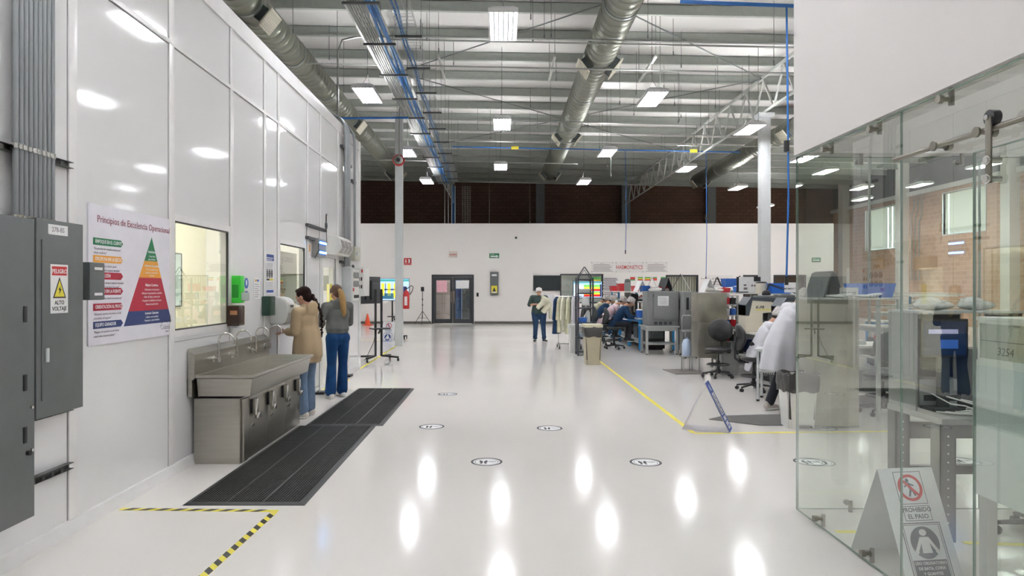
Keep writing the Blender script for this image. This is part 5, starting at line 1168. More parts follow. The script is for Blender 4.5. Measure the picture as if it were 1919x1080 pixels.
# garment rack with smocks
t = thing('garment_rack', 'chrome rolling garment rack hung with smocks', 'garment rack', (1.5, 18.7, 0))
MB().cyl((0, 0, 1.42), (.75, .1, 1.42), .014, 10).cyl((.1, 0, .12), (.1, 0, 1.42), .012, 10).cyl((.68, .1, .12), (.68, .1, 1.42), .012, 10).build('rail_frame', CHROME, t)
for x in (.1, .68): MB().box(x-.02, x+.02, -.35, .4, .1, .13, .004).build('base_bar', CHROME, t)
MB().box(.1, .68, -.02, .02, .1, .13, .004).box(.1, .68, -.3, -.27, .14, .16).build('cross_bar', CHROME, t)
for x in (.1, .68):
    for y in (-.33, .38): MB().cyl((x-.015, y, .045), (x+.015, y, .045), .045, 14).cyl((x, y, .05), (x, y, .1), .01).build('caster', BLACK, t)
def smock(x, y, m, label, rot, L=1.0, hanger=True):
    t = thing('hanging_smock', label, 'smock', (x, y, 1.42), rot, None)
    b = MB(); b.taper((-.16, 0, -.1), (.0, 0, -.06), (.05, .03), (.06, .04)); b.taper((.16, 0, -.1), (.0, 0, -.06), (.05, .03), (.06, .04))
    b.loft([[((.19+.06*z_)*math.cos(2*PI*k/40)*(1+.08*math.sin(k*.95)), (.045+.04*z_)*math.sin(2*PI*k/40)*(1+.25*math.sin(k*1.4)), -.1-L*z_) for k in range(40)] for z_ in (0, .15, .4, .7, 1)])
    for s in (-1, 1): b.taper((s*.17, 0, -.12), (s*.24, .02, -.62), (.055, .035), (.05, .03))
    link('smock_body', remesh(b, .012, 5), m, t)
    MB().tube([(-.17, 0, -.09), (0, 0, -.02), (.17, 0, -.09)], .006, 6).tube([(0, 0, -.02), (0, 0, .02), (.015, 0, .04), (.03, 0, .02)], .004, 6).build('hanger', WHITE, t)
for k, (x, m_, lb) in enumerate(((1.56, NAVYG, 'navy smock hanging at the walkway end of the garment rack'), (1.64, YELG, 'pale yellow smock hanging beside the navy one'), (1.74, cloth('cream_smock_fabric', (216, 214, 196), b=.6, bs=8), 'cream smock hanging in the middle of the garment rack'), (1.88, YELG, 'second pale yellow smock on the garment rack'), (2.02, LABW, 'white smock hanging on the garment rack, half hidden'), (2.14, PINKG, 'pale pink smock hanging closest to the dark shelving'))):
    smock(x, 18.72+.02*k, m_, lb, 1.15+.06*k, .92-.03*(k % 3))
# display screens
def screen(parent, w_, h_, z, bars=True, m=None):
    MB().box(-w_/2, w_/2, 0, .05, z, z+h_, .006).build('bezel', BLACK, parent)
    MB().box(-w_/2+.02, w_/2-.02, -.002, 0, z+.02, z+h_-.02).build('display', m or mat('lit_screen_blue', (120, 150, 200), .3, emit=.7), parent)
SB, SY, SR, SG, SN, SWh = [mat('screen_'+n, c, .4, emit=.3) for n, c in (('light_blue', (170, 196, 232)), ('yellow', (232, 220, 60)), ('red', (220, 30, 34)), ('green', (120, 200, 100)), ('navy', (30, 40, 90)), ('white', (226, 230, 236)))]
t = thing('display_screen', 'large screen with red, yellow and green bands behind the dark rack', 'screen', (2.85, 22.2, 0)); screen(t, .96, .56, 1.32, m=SB)
b = [(-.12, .4, .36, .44, SG), (-.12, .4, .3, .36, SY), (-.12, .4, .23, .3, SR), (-.12, .4, .17, .22, SG), (-.12, .4, .12, .17, SY), (-.12, .4, .05, .12, SR), (.4, .45, .05, .45, SN), (-.45, .45, .49, .53, mat('screen_teal', (40, 110, 110), .4, emit=.8)), (-.43, -.32, .05, .45, SWh), (-.3, -.14, .1, .42, SWh)]
for x0, x1, z0, z1, m_ in b: MB().box(x0, x1, -.004, -.002, 1.32+z0, 1.32+z1).build('colour_band', m_, t)
MB().box(-.04, .04, .02, .08, .05, 1.4).box(-.3, .3, -.25, .3, 0, .05, .01).build('stand', BLACK, t)
# mobile display stand seen from behind
def tv_cart(label, loc, rot, tvrot, lit, zc_, w_=1.05, h_=.62):
    t = thing('mobile_screen_stand', label, 'screen stand', loc, rot)
    for s in (-1, 1): MB().box(s*.07-.022, s*.07+.022, -.02, .02, .1, 1.62, .004).build('post', BLACK, t)
    for s in (-1, 1):
        l_ = MB().bar((s*.1, 0, .11), (s*.36, -.3, .09), .06, .04).bar((s*.1, 0, .11), (s*.36, .26, .09), .06, .04).build('base_leg', BLACK, t)
        for y in (-.3, .26): MB().cyl((s*.36-.015, y, .035), (s*.36+.015, y, .035), .035, 14).box(s*.36-.012, s*.36+.012, y-.012, y+.012, .04, .1).build('caster', BLACK, l_)
    MB().box(-.2, .2, -.25, .06, .72, .745, .006).bar((0, 0, .62), (0, -.15, .72), .03).build('tray', BLACK, t)
    s_ = D.objects.new('screen', None); C.objects.link(s_)
    s_.parent = t; s_.rotation_euler = (0, 0, tvrot); s_.location = (math.sin(tvrot)*.09, -math.cos(tvrot)*.09, zc_) if not tvrot else (-.22, .12, zc_)
    MB().box(-w_/2, w_/2, -.06, -.02, -h_/2, h_/2, .01).box(-w_*.42, w_*.42, -.02, .02, -h_*.4, h_*.28, .012).build('casing', mat('dark_screen_back', (58, 60, 62), .5), s_)
    MB().box(-w_/2+.015, w_/2-.015, -.063, -.06, -h_/2+.02, h_/2-.015).build('display', lit or BLACK, s_)
    MB().box(-.12, -.08, .02, .05, -.22, .22).box(.08, .12, .02, .05, -.22, .22).build('mount', BLACK, s_)
    return t, s_
t, s_ = tv_cart('black mobile screen stand turned away, beside the partition end', (-2.76, 15.5, 0), .5, -2.52, None, 1.6)
MB().tube([(-.05, -.02, .7), (-.14, -.05, .4), (-.3, 0, .05), (-.32, .05, .02)], .006, 6).build('power_cord', BLACK, t)
t, s_ = tv_cart('black mobile screen stand with a lit spreadsheet, behind the column', (-3.4, 22.0, 0), 0, 0, SB, 1.6, 1.0, .72)
for (x0, x1, z0, z1, m_) in ((-.48, .48, .26, .33, mat('screen_teal', (40, 110, 110), .4, emit=.8)), (-.4, -.3, -.2, .2, SY), (-.28, -.26, -.2, .2, SN), (-.2, -.1, -.2, .2, SY), (0, .1, -.2, .2, SY), (-.42, .1, -.02, .02, SN), (.2, .4, -.26, .1, SN), (-.45, .0, -.3, -.12, mat('screen_dark_teal', (30, 70, 90), .4, emit=.7)), (-.04, .14, -.28, -.05, SY)): MB().box(x0, x1, -.066, -.063, z0, z1).build('spreadsheet_cell', m_, s_)
# cone, sign, tripod, extinguisher
p = G(692, 609); t = thing('traffic_cone', 'orange traffic cone standing by the far partition', 'cone', (p.x, p.y-.4, 0))
ORC = mat('orange_cone_plastic', (232, 82, 40), .5); MB().box(-.2, .2, -.2, .2, 0, .03, .01).build('base', ORC, t); MB().lathe([(.14, .03), (.13, .05), (.03, .5), (.02, .51)], 24).build('body', ORC, t)
def pictos(par, z, kind, w_, y0, s=1.0):
    pass
def tent(label, loc, rot, w_, h_, sp, art, m=None):
    t = thing('tent_sign', label, 'sign', loc, rot); a = math.atan2(sp/2, h_); L = math.hypot(sp/2, h_)
    f = MB().box(-w_/2, w_/2, 0, L, 0, .004).build('front_sheet', m or PAPER, t, 35, (0, -sp/2, 0), (PI/2-a, 0, 0))
    MB().box(-w_/2, w_/2, 0, L, -.004, 0).build('back_sheet', m or PAPER, t, 35, (0, sp/2, 0), (PI/2+a, 0, 0))
    art(f, w_, L); return t
def frame2(b, x0, x1, y0, y1, th, z0, z1): return b.box(x0, x1, y0, y0+th, z0, z1).box(x0, x1, y1-th, y1, z0, z1).box(x0, x0+th, y0+th, y1-th, z0, z1).box(x1-th, x1, y0+th, y1-th, z0, z1)
def art_prohibit(col):
    def f(o, w, L):
        k = w/.34; m_ = col
        def S(v): return v*k
        T = L
        b = MB(); frame2(b, -S(.085), S(.085), T-S(.2), T-S(.02), .003, .004, .005); b.build('frame_line', m_, o, None)
        MB().ring(0, T-S(.11), S(.058), S(.074), .004, .0055, 32).build('red_ring', RED, o, None)
        MB().ell((-S(.01), T-S(.07), .005), (S(.011), S(.012), .001)).bar((-S(.012), T-S(.085), .005), (S(.008), T-S(.125), .005), S(.02), .0012).bar((S(.008), T-S(.12), .005), (S(.022), T-S(.155), .005), S(.011), .0012).bar((S(0), T-S(.12), .005), (-S(.016), T-S(.158), .005), S(.011), .0012).bar((-S(.014), T-S(.09), .005), (-S(.034), T-S(.105), .005), S(.008), .0012).bar((-S(.008), T-S(.085), .005), (S(.025), T-S(.1), .005), S(.008), .0012).build('walking_figure', m_, o, None)
        MB().bar((-S(.045), T-S(.063), .0068), (S(.045), T-S(.157), .0068), S(.015), .001).build('red_slash', RED, o, None)
        b = MB(); frame2(b, -S(.08), S(.085), T-S(.29), T-S(.21), .003, .004, .005); b.build('frame_line', m_, o, None)
        link('lettering', text_mesh([('PROHIBIDO', S(.003), T-S(.242), S(.034), 'CENTER', 0, .02), ('EL PASO', S(.003), T-S(.278), S(.034), 'CENTER', 0, .02)]), m_, o, (0, 0, .004))
        b = MB(); frame2(b, -S(.12), S(.12), T-S(.6), T-S(.3), .005, .004, .005); frame2(b, -S(.108), S(.108), T-S(.59), T-S(.31), .003, .004, .005); b.build('frame_line', m_, o, None)
        MB().disc(0, T-S(.405), S(.085), .004, .005, 36).build('dark_disc', m_, o, None)
        b = MB().poly([(S(x), T-S(y)) for x, y in ((-.02, .375), (-.03, .46), (.03, .46), (.02, .375))], .005, .006)
        b.bar((-S(.018), T-S(.38), .0056), (-S(.055), T-S(.44), .0056), S(.018), .001).bar((S(.018), T-S(.38), .0056), (S(.055), T-S(.44), .0056), S(.018), .001).ell((0, T-S(.352), .0055), (S(.022), S(.018), .001)).ell((-S(.06), T-S(.45), .0055), (S(.011), S(.014), .001)).ell((S(.06), T-S(.45), .0055), (S(.011), S(.014), .001)).build('coat_figure', PAPER, o, None)
        MB().box(-S(.1), S(.1), T-S(.585), T-S(.495), .004, .005).build('dark_band', m_, o, None)
        link('lettering', text_mesh([('USO OBLIGATORIO', 0, T-S(.518), S(.0215), 'CENTER', 0, .02), ('DE BATA, COFIA', 0, T-S(.545), S(.0215), 'CENTER', 0, .02), ('Y GUANTES', 0, T-S(.572), S(.0215), 'CENTER', 0, .02)]), PAPER, o, (0, 0, .005))
    return f
tent('white tent sign with no-entry and coat symbols inside the glass corner', (2.41, 4.07, 0), .12, .35, .575, .5, art_prohibit(mat('slate_ink', (62, 68, 78), .5)), mat('sign_white_plastic', (222, 224, 226), .4))
tent('distant white tent sign with blue coat symbol by the column', (-3.45, 21.3, 0), -.25, .42, .6, .36, art_prohibit(DBLUE))
# clear acrylic tent sign
t = thing('acrylic_tent_sign', 'clear acrylic tent sign with a blue instruction strip', 'sign', (2.12, 7.94, 0), math.radians(-24))
ACR = mat('frosted_acrylic', (236, 233, 238), .3, alpha=.5); A0, A1, A2, dp = Vector((0, 0, .004)), Vector((.52, 0, .004)), Vector((.25, 0, .55)), .3
def sheet(b, p, q, y0, y1, th): 
    d = (q-p).normalized(); n = Vector((-d.z, 0, d.x))*th; return b.loft([[p+vv(0, y, 0), q+vv(0, y, 0), q+n+vv(0, y, 0), p+n+vv(0, y, 0)] for y in (y0, y1)])
sheet(sheet(sheet(MB(), A0, A1, 0, dp, .004), A0, A2, 0, dp, .004), A2, A1, 0, dp, .004).build('acrylic_sheet', ACR, t)
sheet(MB(), A2+vv(0, 0, .005)+vv(.006, 0, 0), A1+vv(.006, 0, .005), .02, dp-.02, .0015).build('blue_strip', mat('royal_blue_print', (24, 70, 160), .4), t)
L_ = (A1-A2).length; ang = math.atan2(-(A1-A2).z, (A1-A2).x)
fr = D.objects.new('strip_artwork', None); C.objects.link(fr); fr.parent = t
u_ = (A2-A1).normalized(); nn = Vector((-u_.z, 0, u_.x)); nn = nn if nn.z > 0 else -nn
r_ = u_.cross(nn); M_ = Matrix((r_, u_, nn)).transposed().to_4x4(); M_.translation = A1+nn*.009+(vv(0, dp, 0) if r_.y < 0 else vv(0, 0, 0)); fr.matrix_basis = M_
MB().box(.07, .23, .2, .47, 0, .001).box(.07, .23, .13, .18, 0, .001).box(.07, .12, .07, .115, 0, .001).box(.13, .23, .07, .115, 0, .001).box(.08, .22, .03, .06, 0, .001).build('white_panel', PAPER, fr, None)
MB().poly([(.11, .5), (.19, .5), (.175, .56), (.15, .58), (.125, .56)], 0, .001).build('coat_pictogram', PAPER, fr, None)
b = MB()
for q in range(12): b.box(.085, .215-.03*(q % 3), .215+.02*q, .222+.02*q, .001, .0016)
b.build('text_lines', INK, fr, None)
# tripod
t = thing('tripod', 'slim black tripod in front of the far partition', 'tripod', (-3.52, 31.0, 0))
MB().cyl((0, 0, .25), (0, 0, 1.55), .014, 10).box(-.07, .07, -.05, .05, 1.5, 1.7, .01).cyl((0, 0, 1.1), (0, 0, 1.16), .03).cyl((0, 0, .85), (0, 0, .9), .03).build('mast', BLACK, t)
for k in range(3): a = 2*PI*k/3+.5; MB().cyl((0, 0, .6), (.45*math.cos(a), .3*math.sin(a), 0), .012, 8).cyl((0, 0, .3), (.25*math.cos(a), .17*math.sin(a), .26), .008, 6).build('leg', BLACK, t)
t = thing('fire_extinguisher', 'red fire extinguisher hung on the pale steel column', 'fire extinguisher', (-2.66, 19.36, 1.06))
MB().lathe([(.02, 0), (.085, .0), (.09, .03), (.09, .42), (.06, .5), (.025, .52), (.025, .55)], 24).build('cylinder', RED, t); MB().box(-.02, .02, -.05, .06, .55, .6, .005).box(-.015, .015, .0, .12, .6, .615).build('valve', BLACK, t)
MB().tube([(.03, 0, .57), (.14, 0, .66), (.2, 0, .62), (.17, 0, .5), (.1, 0, .4)], .012, 8).build('hose', BLACK, t); MB().box(-.04, .04, -.096, -.08, .1, .35).build('label', PAPER, t)
t = thing('alarm_beacon', 'round alarm with a red rim high on the pale column', 'alarm', (-2.88, 19.38, 5.28)); MB().cyl((0, 0, 0), (0, .02, 0), .17, 28).build('red_rim', RED, t); MB().cyl((0, -.06, 0), (0, 0, 0), .13, 28).build('chrome_face', CHROME, t); MB().cyl((0, -.065, 0), (0, -.06, 0), .06, 20).build('black_centre', BLACK, t)
# signs on the far partition
def fsign(name, label, x0, x1, y0, y1, m=PAPER, th=.012, cat='sign'):
    t = thing(name, label, cat, (fx(x0), FY-.001, fz(y1)), FW); w_, h_ = fx(x1)-fx(x0), fz(y0)-fz(y1); MB().box(0, w_, 0, h_, 0, th).build('plate', m, t); return t, w_, h_
t, w_, h_ = fsign('extinguisher_sign', 'red extinguisher sign with white arrow on the far wall', 757, 771, 484, 497, RED)
MB().poly([(w_*.2, h_*.5), (w_*.12, h_*.5), (w_*.26, h_*.28), (w_*.4, h_*.5), (w_*.32, h_*.5), (w_*.32, h_*.85), (w_*.2, h_*.85)], .012, .014).box(w_*.6, w_*.8, h_*.3, h_*.85, .012, .014).build('symbols', PAPER, t, None)
text([('EXTINTOR', w_/2, h_*.06, h_*.2, 'CENTER')], PAPER, t, .013)
t, w_, h_ = fsign('paper_notice', 'beige notice box with red lettering above the glass doors', 841, 857, 471, 483, mat('beige_paper', (214, 206, 196), .6), .04); text([('SALIDA', w_/2, h_*.35, h_*.35, 'CENTER', 0, .02)], RED, t, .041)
for (a_, b_, c_, d_, lb) in ((917, 935.5, 475, 484, 'green exit arrow sign above the grey wall panel'), (1521, 1538, 483, 491, 'green exit arrow sign seen through the glass corner')):
    t, w_, h_ = fsign('exit_sign', lb, a_, b_, c_, d_, GREEN); MB().poly([(w_*.12, h_*.22), (w_*.68, h_*.22), (w_*.68, h_*.05), (w_*.95, h_*.38), (w_*.68, h_*.7), (w_*.68, h_*.5), (w_*.12, h_*.5)], .012, .014).build('arrow', PAPER, t, None); text([('SALIDA', w_*.1, h_*.68, h_*.26, 'LEFT', 0, .02)], PAPER, t, .013)
t, w_, h_ = fsign('wall_panelboard', 'narrow grey panelboard with a yellow warning sticker on the far wall', 918.5, 934, 510, 553, GREYBOX, .12, 'electrical box')
MB().box(w_*.2, w_*.8, h_*.82, h_*.9, .12, .123).build('label', PAPER, t); sk = MB().box(w_*.15, w_*.85, h_*.08, h_*.4, .12, .123).build('sticker', YELLOW, t); MB().poly([(w_*.3, h_*.15), (w_*.7, h_*.15), (w_*.5, h_*.34)], .123, .125).build('triangle', INK, sk, None); MB().box(w_*.18, w_*.82, h_*.09, h_*.14, .123, .125).build('white_strip', PAPER, sk, None)
t, w_, h_ = fsign('card_reader', 'small black card reader beside the glass doors', 893, 897, 549, 556, BLACK, .03, 'card reader')
t = thing('security_camera', 'small dome camera high on the far wall', 'camera', (fx(967), FY, fz(446))); MB().cyl((0, 0, 0), (0, -.06, 0), .09, 20).build('base', WHITE, t); MB().ell((0, -.08, 0), (.05, .05, .05)).build('lens', BLACK, t)
t = thing('wall_screen', 'large switched-off black screen on the far wall', 'screen', (fx(999.5), FY-.08, fz(545))); w_, h_ = fx(1050)-fx(999.5), fz(516.5)-fz(545); MB().box(0, w_, 0, .06, 0, h_, .01).build('casing', BLACK, t); MB().box(.02, w_-.02, -.003, 0, .02, h_-.02).build('display', mat('dark_display_glass', (44, 50, 52), .2), t)
t, w_, h_ = fsign('framed_notice', 'pale framed notice below the black wall screen', 1019, 1037, 550, 572, mat('pale_frame_grey', (206, 204, 206), .5), .015); MB().box(.03, w_-.03, .03, h_-.03, .015, .017).build('sheet', PAPER, t)
def lines(t, w_, h_, n, m_, x0=.08, x1=.92, y0=.12, y1=.7, z=.012):
    b = MB()
    for q in range(n): yy = h_*(y0+(y1-y0)*q/max(1, n-1)); b.box(w_*(x0+.04*(q % 2)), w_*(x1-.05*((q*7) % 3)), yy, yy+h_*.04, z, z+.001)
    b.build('text_lines', m_, t, None)
CLR = mat('pale_wall_plaque', (222, 219, 216), .3)
for (a_, b_, lb) in ((1107, 1150, 'pale wall plaque of small grey text before the red name board'), (1209, 1251, 'pale wall plaque of small grey text after the red name board')):
    t, w_, h_ = fsign('wall_plaque', lb, a_, b_, 491, 511, CLR); lines(t, w_, h_, 6, GREYINK); text([('Misión' if a_ < 1150 else 'Visión', w_/2, h_*.82, h_*.14, 'CENTER')], GREYINK, t, .013)
    for q in (.04, .96):
        for r in (.08, .92): MB().cyl((w_*q, h_*r, .012), (w_*q, h_*r, .03), .018, 10).build('stud', GREYBOX, t)
t, w_, h_ = fsign('name_board', 'pale wall board lettered with a red company name', 1152, 1207, 491, 511, CLR)
text([('HAEMONETICS', w_/2, h_*.33, h_*.5, 'CENTER', 0, .008)], RED, t, .013, squeeze=1)
lt = [c for c in t.children if c.name.startswith('lettering')][0]
_w = max(v.co.x for v in lt.data.vertices)-min(v.co.x for v in lt.data.vertices); _c = w_/2; k_ = w_*.9/_w
for v in lt.data.vertices: v.co.x = _c+(v.co.x-_c)*k_
for q in (.04, .5, .96):
    for r in (.08, .92): MB().cyl((w_*q, h_*r, .012), (w_*q, h_*r, .03), .018, 10).build('stud', GREYBOX, t)
ST3 = [mat('board_green', (70, 150, 80), .5), mat('board_yellow', (226, 210, 70), .5), mat('board_red', (190, 50, 44), .5)]
for x, w2, o_, lb in ((1108, 18, (2, 1, 0), 'wide striped board beside the lit screen'), (1181, 9, (0, 2, 2), 'striped board below the name board, first in the line'), (1195, 9.5, (2, 1, 0), 'striped board below the name board, second in the line'), (1208, 11, (2, 1, 0), 'striped board in the middle of the line'), (1224, 7, (2, 2, 0), 'narrow striped board, fourth in the line'), (1238, 9.5, (2, 1, 0), 'striped board nearest the blinds window')):
    t, w_, h_ = fsign('status_board', lb, x, x+w2, 519.5, 533 if w2 > 15 else 526, PAPER)
    for q, m_ in enumerate(o_): MB().box(0, w_, h_*q/3, h_*(q+1)/3, .012, .014).build('stripe', ST3[m_], t, None)
t, w_, h_ = fsign('planning_board', 'large whiteboard of small print beside the lit screen', 1128, 1160, 519, 560, PAPER, .02); lines(t, w_, h_, 14, GREYINK, y0=.05, y1=.9, z=.02)
t, w_, h_ = fsign('wall_banner', 'pale wall banner with one line of grey lettering', 1325, 1373, 516, 540, CLR); text([('Principios de Excelencia Operacional', w_/2, h_*.66, h_*.2, 'CENTER')], GREYINK, t, .013); lines(t, w_, h_, 3, GREYINK, y0=.1, y1=.45)
# ---------------- machines and clutter on the work rows ----------------
OFFW = mat('off_white_machine_enamel', (206, 200, 184), .4); SLATE = mat('slate_machine_enamel', (66, 74, 82), .4)
def stamper(label, loc, rot, brand):
    t = thing('stamping_machine', label, 'machine', loc, rot)
    pr = [(0, 0), (.55, 0), (.55, .12), (.3, .14), (.3, .36), (.62, .36), (.62, .5), (.5, .62), (.1, .64), (0, .5)]
    b = MB(); b.loft([[(x, y, z) for x, z in pr] for y in (0, .4)]); bmesh.ops.bevel(b.bm, geom=list(b.bm.edges), offset=.012, segments=2, affect='EDGES'); b.build('frame', OFFW, t, 40)
    pr = [(0, .5), (.1, .645), (.5, .625), (.66, .53), (.66, .5), (.45, .56), (.12, .58), (.06, .3), (0, .3)]
    b = MB(); b.loft([[(x, y, z) for x, z in pr] for y in (-.01, .41)]); b.build('slate_cover', SLATE, t, 30)
    MB().box(.42, .58, .05, .35, .2, .36, .01).cyl((.5, .2, .14), (.5, .2, .2), .03, 14).build('press_head', DARKGREY, t)
    MB().box(.33, .62, -.06, .46, .12, .15, .006).build('work_plate', ALUM, t)
    if brand: link('lettering', text_mesh([('K-PR', .18, .43, .075, 'LEFT', .25, .02)], .001), INK, t, (0, -.002, 0), (PI/2, 0, 0)); MB().box(.18, .5, -.003, 0, .4, .415).build('yellow_line', YELLOW, t)
    else: MB().box(.02, .12, -.012, 0, .34, .5, .004).build('control_plate', LIGHTGREY, t); MB().cyl((.07, -.012, .38), (.07, -.03, .38), .02, 12).build('red_button', RED, t)
    return t
stamper('off-white and slate stamping machine lettered black letters on its side', (4.52, 12.55, .84), .0, True)
stamper('second stamping machine with a control plate behind the leaning worker', (4.75, 11.55, .84), .0, False)
t = thing('electrical_cabinet', 'grey metal cabinet between the two stamping machines', 'cabinet', (5.15, 13.4, .0)); MB().box(0, .9, 0, .5, 0, 1.5, .01).build('body', GREYBOX, t); MB().box(.04, .86, -.012, 0, .9, 1.45, .004).build('door', GREYBOX, t)
for q in range(4): MB().cyl((.2+.1*(q % 2), -.012, 1.1+.1*(q//2)), (.2+.1*(q % 2), -.022, 1.1+.1*(q//2)), .012, 8).build('screw', CHROME, t)
t = thing('bagged_part', 'big cream bag slumped on the machine bench', 'bag', (4.72, 12.2, .84)); b = MB(); b.taper((0, 0, .06), (.1, .05, .08), (.1, .07), (.07, .05)); b.ell((.03, 0, .12), (.08, .07, .06)); link('body', remesh(b, .012), mat('cream_bag', (206, 200, 186), .5, bump=.4, bscale=12), t)
REDP = mat('red_bin_plastic', (178, 30, 40), .4)
def at(x, y, Y, z): p = P(x, y, Y); return (p.x, Y, z)
for x, Y, w_, h_, m_, z, lb in ((1153, 22.6, .34, .16, REDP, 1.552, 'red open bin on the upper shelf, first above the workers'), (1166, 21.6, .3, .24, REDP, 1.552, 'tall red bin on the upper shelf beside the grey mast'), (1190, 19.3, .16, .16, REDP, 1.552, 'narrow red bin on the upper shelf past the grey mast'),
                               (1208, 18.4, .22, .16, BLUE, 1.552, 'blue bin among the tent cards above the oven'), (1240, 18.3, .2, .13, REDP, 1.552, 'red bin beneath the dark tent card above the oven'), (1251, 18.4, .14, .16, REDP, 1.552, 'small red bin at the edge over the oven'),
                               (1352, 15.2, .3, .1, REDP, 1.552, 'flat red tray above the stainless cabinet'), (1367, 16.0, .5, .12, REDP, 1.552, 'long red tray beside the cream bags'), (1366, 16.2, .28, .2, BLUE, 1.672, 'blue bin stacked over the long red tray'), (1386, 15.5, .2, .15, BLUE, 1.532, 'blue bin left of the black easel'), (1459, 14.6, .5, .22, mat('bright_blue_plastic', (36, 104, 200), .4), 1.532, 'bright blue bin beside the Moment card')):
    item('storage_bin', lb, 'storage bin', at(x, 540, Y, z), (w_, .3, h_), m_, .1, .008, PAPER)
def card(x, Y, z, w_, h_, label, dark, rot, sp=.3):
    p = at(x, 540, Y, z); t = thing('tent_card', label, 'tent card', p, rot); a = math.atan2(sp/2, h_); L = math.hypot(sp/2, h_)
    MB().box(-w_/2, w_/2, 0, L, 0, .006).build('front_leaf', mat('black_card', (38, 42, 44), .5) if dark == 1 else PAPER, t, 35, (0, -sp/2, 0), (PI/2-a, 0, 0)); MB().box(-w_/2, w_/2, 0, L, -.006, 0).build('back_leaf', mat('black_card', (38, 42, 44), .5) if dark else PAPER, t, 35, (0, sp/2, 0), (PI/2+a, 0, 0))
card(1200, 18.5, 1.552, .25, .3, 'small white tent card nearest the grey mast', 0, PI/2+.3); card(1222, 18.3, 1.552, .28, .38, 'white and black tent card in the middle above the oven', 2, PI/2-.2, .34); card(1246, 18.2, 1.552, .3, .36, 'all-black tent card above the oven', 1, PI/2+.5, .3)
card(1276, 17.9, 1.56, .32, .46, 'tall tent card with one white and one black leaf', 2, PI/2-.3, .5); card(1326, 15.1, 1.552, .25, .3, 'slim white tent card over the stainless cabinet', 0, PI/2+.2, .28); card(1344, 15.3, 1.552, .28, .34, 'green-faced tent card over the stainless cabinet', 1, PI/2-.2, .28)
t = thing('easel', 'black easel holding white papers above the stamping machines', 'easel', at(1404, 540, 14.8, 1.532))
MB().bar((-.24, .1, 0), (-.2, .02, .38), .03, .02).bar((.22, .1, 0), (.18, .02, .38), .03, .02).box(-.26, .26, .03, .05, 0, .36).build('stand', BLACK, t); MB().box(-.22, .1, 0, .01, .04, .36).box(-.02, .24, -.012, -.004, .02, .26).build('paper', PAPER, t); MB().box(-.12, -.06, -.002, 0, .16, .2).box(-.12, -.04, -.002, 0, .08, .13).box(.04, .08, -.014, -.012, .15, .19).box(.1, .16, -.014, -.012, .15, .19).build('print', GREYINK, t)
t = thing('canister', 'cream cylinder with a black lid on the shelf by the easel', 'container', at(1427, 540, 14.7, 1.532)); MB().lathe([(.02, 0), (.12, 0), (.12, .22)], 20).build('body', OFFW, t); MB().lathe([(.12, .22), (.1, .25), (.02, .26)], 20).build('lid', BLACK, t)
t = thing('desk_lamp', 'black jointed lamp arm stretched over the machines', 'lamp', at(1436, 540, 13.9, 1.5)); MB().cyl((0, 0, 0), (0, 0, .08), .05, 16).bar((0, 0, .06), (.05, 0, .22), .03).bar((.05, 0, .22), (.55, -.1, .04), .03, .02).bar((.05, .02, .24), (.5, -.08, .1), .015).build('arm', BLACK, t); MB().ell((.0, 0, .03), (.09, .07, .08)).build('shade', BLACK, t)
t = thing('station_card', 'white card lettered Moment in front of the blue bin', 'sign', at(1481, 540, 13.6, 1.56), FW); MB().box(-.12, .13, 0, .2, 0, .006).build('card', PAPER, t); MB().box(-.01, .01, -.05, 0, -.004, .0).box(-.06, .06, -.052, -.04, -.03, .03).build('stem', ALUM, t); link('lettering', text_mesh([('MOMENT 2', 0, .06, .048, 'CENTER', 0, .02)]), INK, t, (0, 0, .006))
t = thing('monitor', 'slim grey mast and monitor above the workers', 'mast', at(1176, 540, 20.3, .86)); MB().box(-.09, .09, -.05, .05, 0, 1.0, .02).build('mast', mat('mid_grey_plastic', (128, 130, 128), .5), t); MB().lathe([(.09, 1.0), (.07, 1.05), (.02, 1.06)], 16).build('cap', DARKGREY, t)
for k, (x, Y, lb) in enumerate(((1188, 18.9, 'black bench press with pale column by the navy-smocked worker'), (1186, 20.4, 'black bench press beside the pink-smocked worker'), (1180, 22.0, 'black bench press further along the blue bench'))):
    t = thing('bench_press', lb, 'machine', at(x, 540, Y, .86)); MB().box(-.12, .12, -.15, .15, 0, .05, .01).box(-.04, .1, .05, .13, .05, .6, .01).box(-.1, .1, -.12, .13, .42, .62, .02).build('frame', BLACK, t); MB().cyl((0, -.06, .12), (0, -.06, .42), .022, 12).build('ram', CHROME, t); MB().cyl((.1, -.02, .5), (.24, -.02, .56), .01, 8).ell((.25, -.02, .565), (.025, .025, .025)).build('lever', RED, t)
t = thing('spray_bottle', 'pale green spray bottle by the blue wipes tub', 'bottle', at(1209, 540, 18.1, .86)); MB().lathe([(.02, 0), (.04, 0), (.04, .14), (.02, .2), (.015, .22)], 14).build('body', mat('pale_lime_plastic', (210, 224, 120), .4), t); MB().box(-.04, .02, -.012, .012, .22, .26, .004).build('trigger', WHITE, t)
t = thing('wipes_tub', 'blue and white wipes tub on the bench end', 'container', at(1198, 540, 18.05, .86)); MB().lathe([(.02, 0), (.09, 0), (.095, .16), (.09, .2)], 20).build('body', BLUE, t); MB().lathe([(.09, .2), (.07, .23), (.02, .235)], 20).build('lid', WHITE, t)
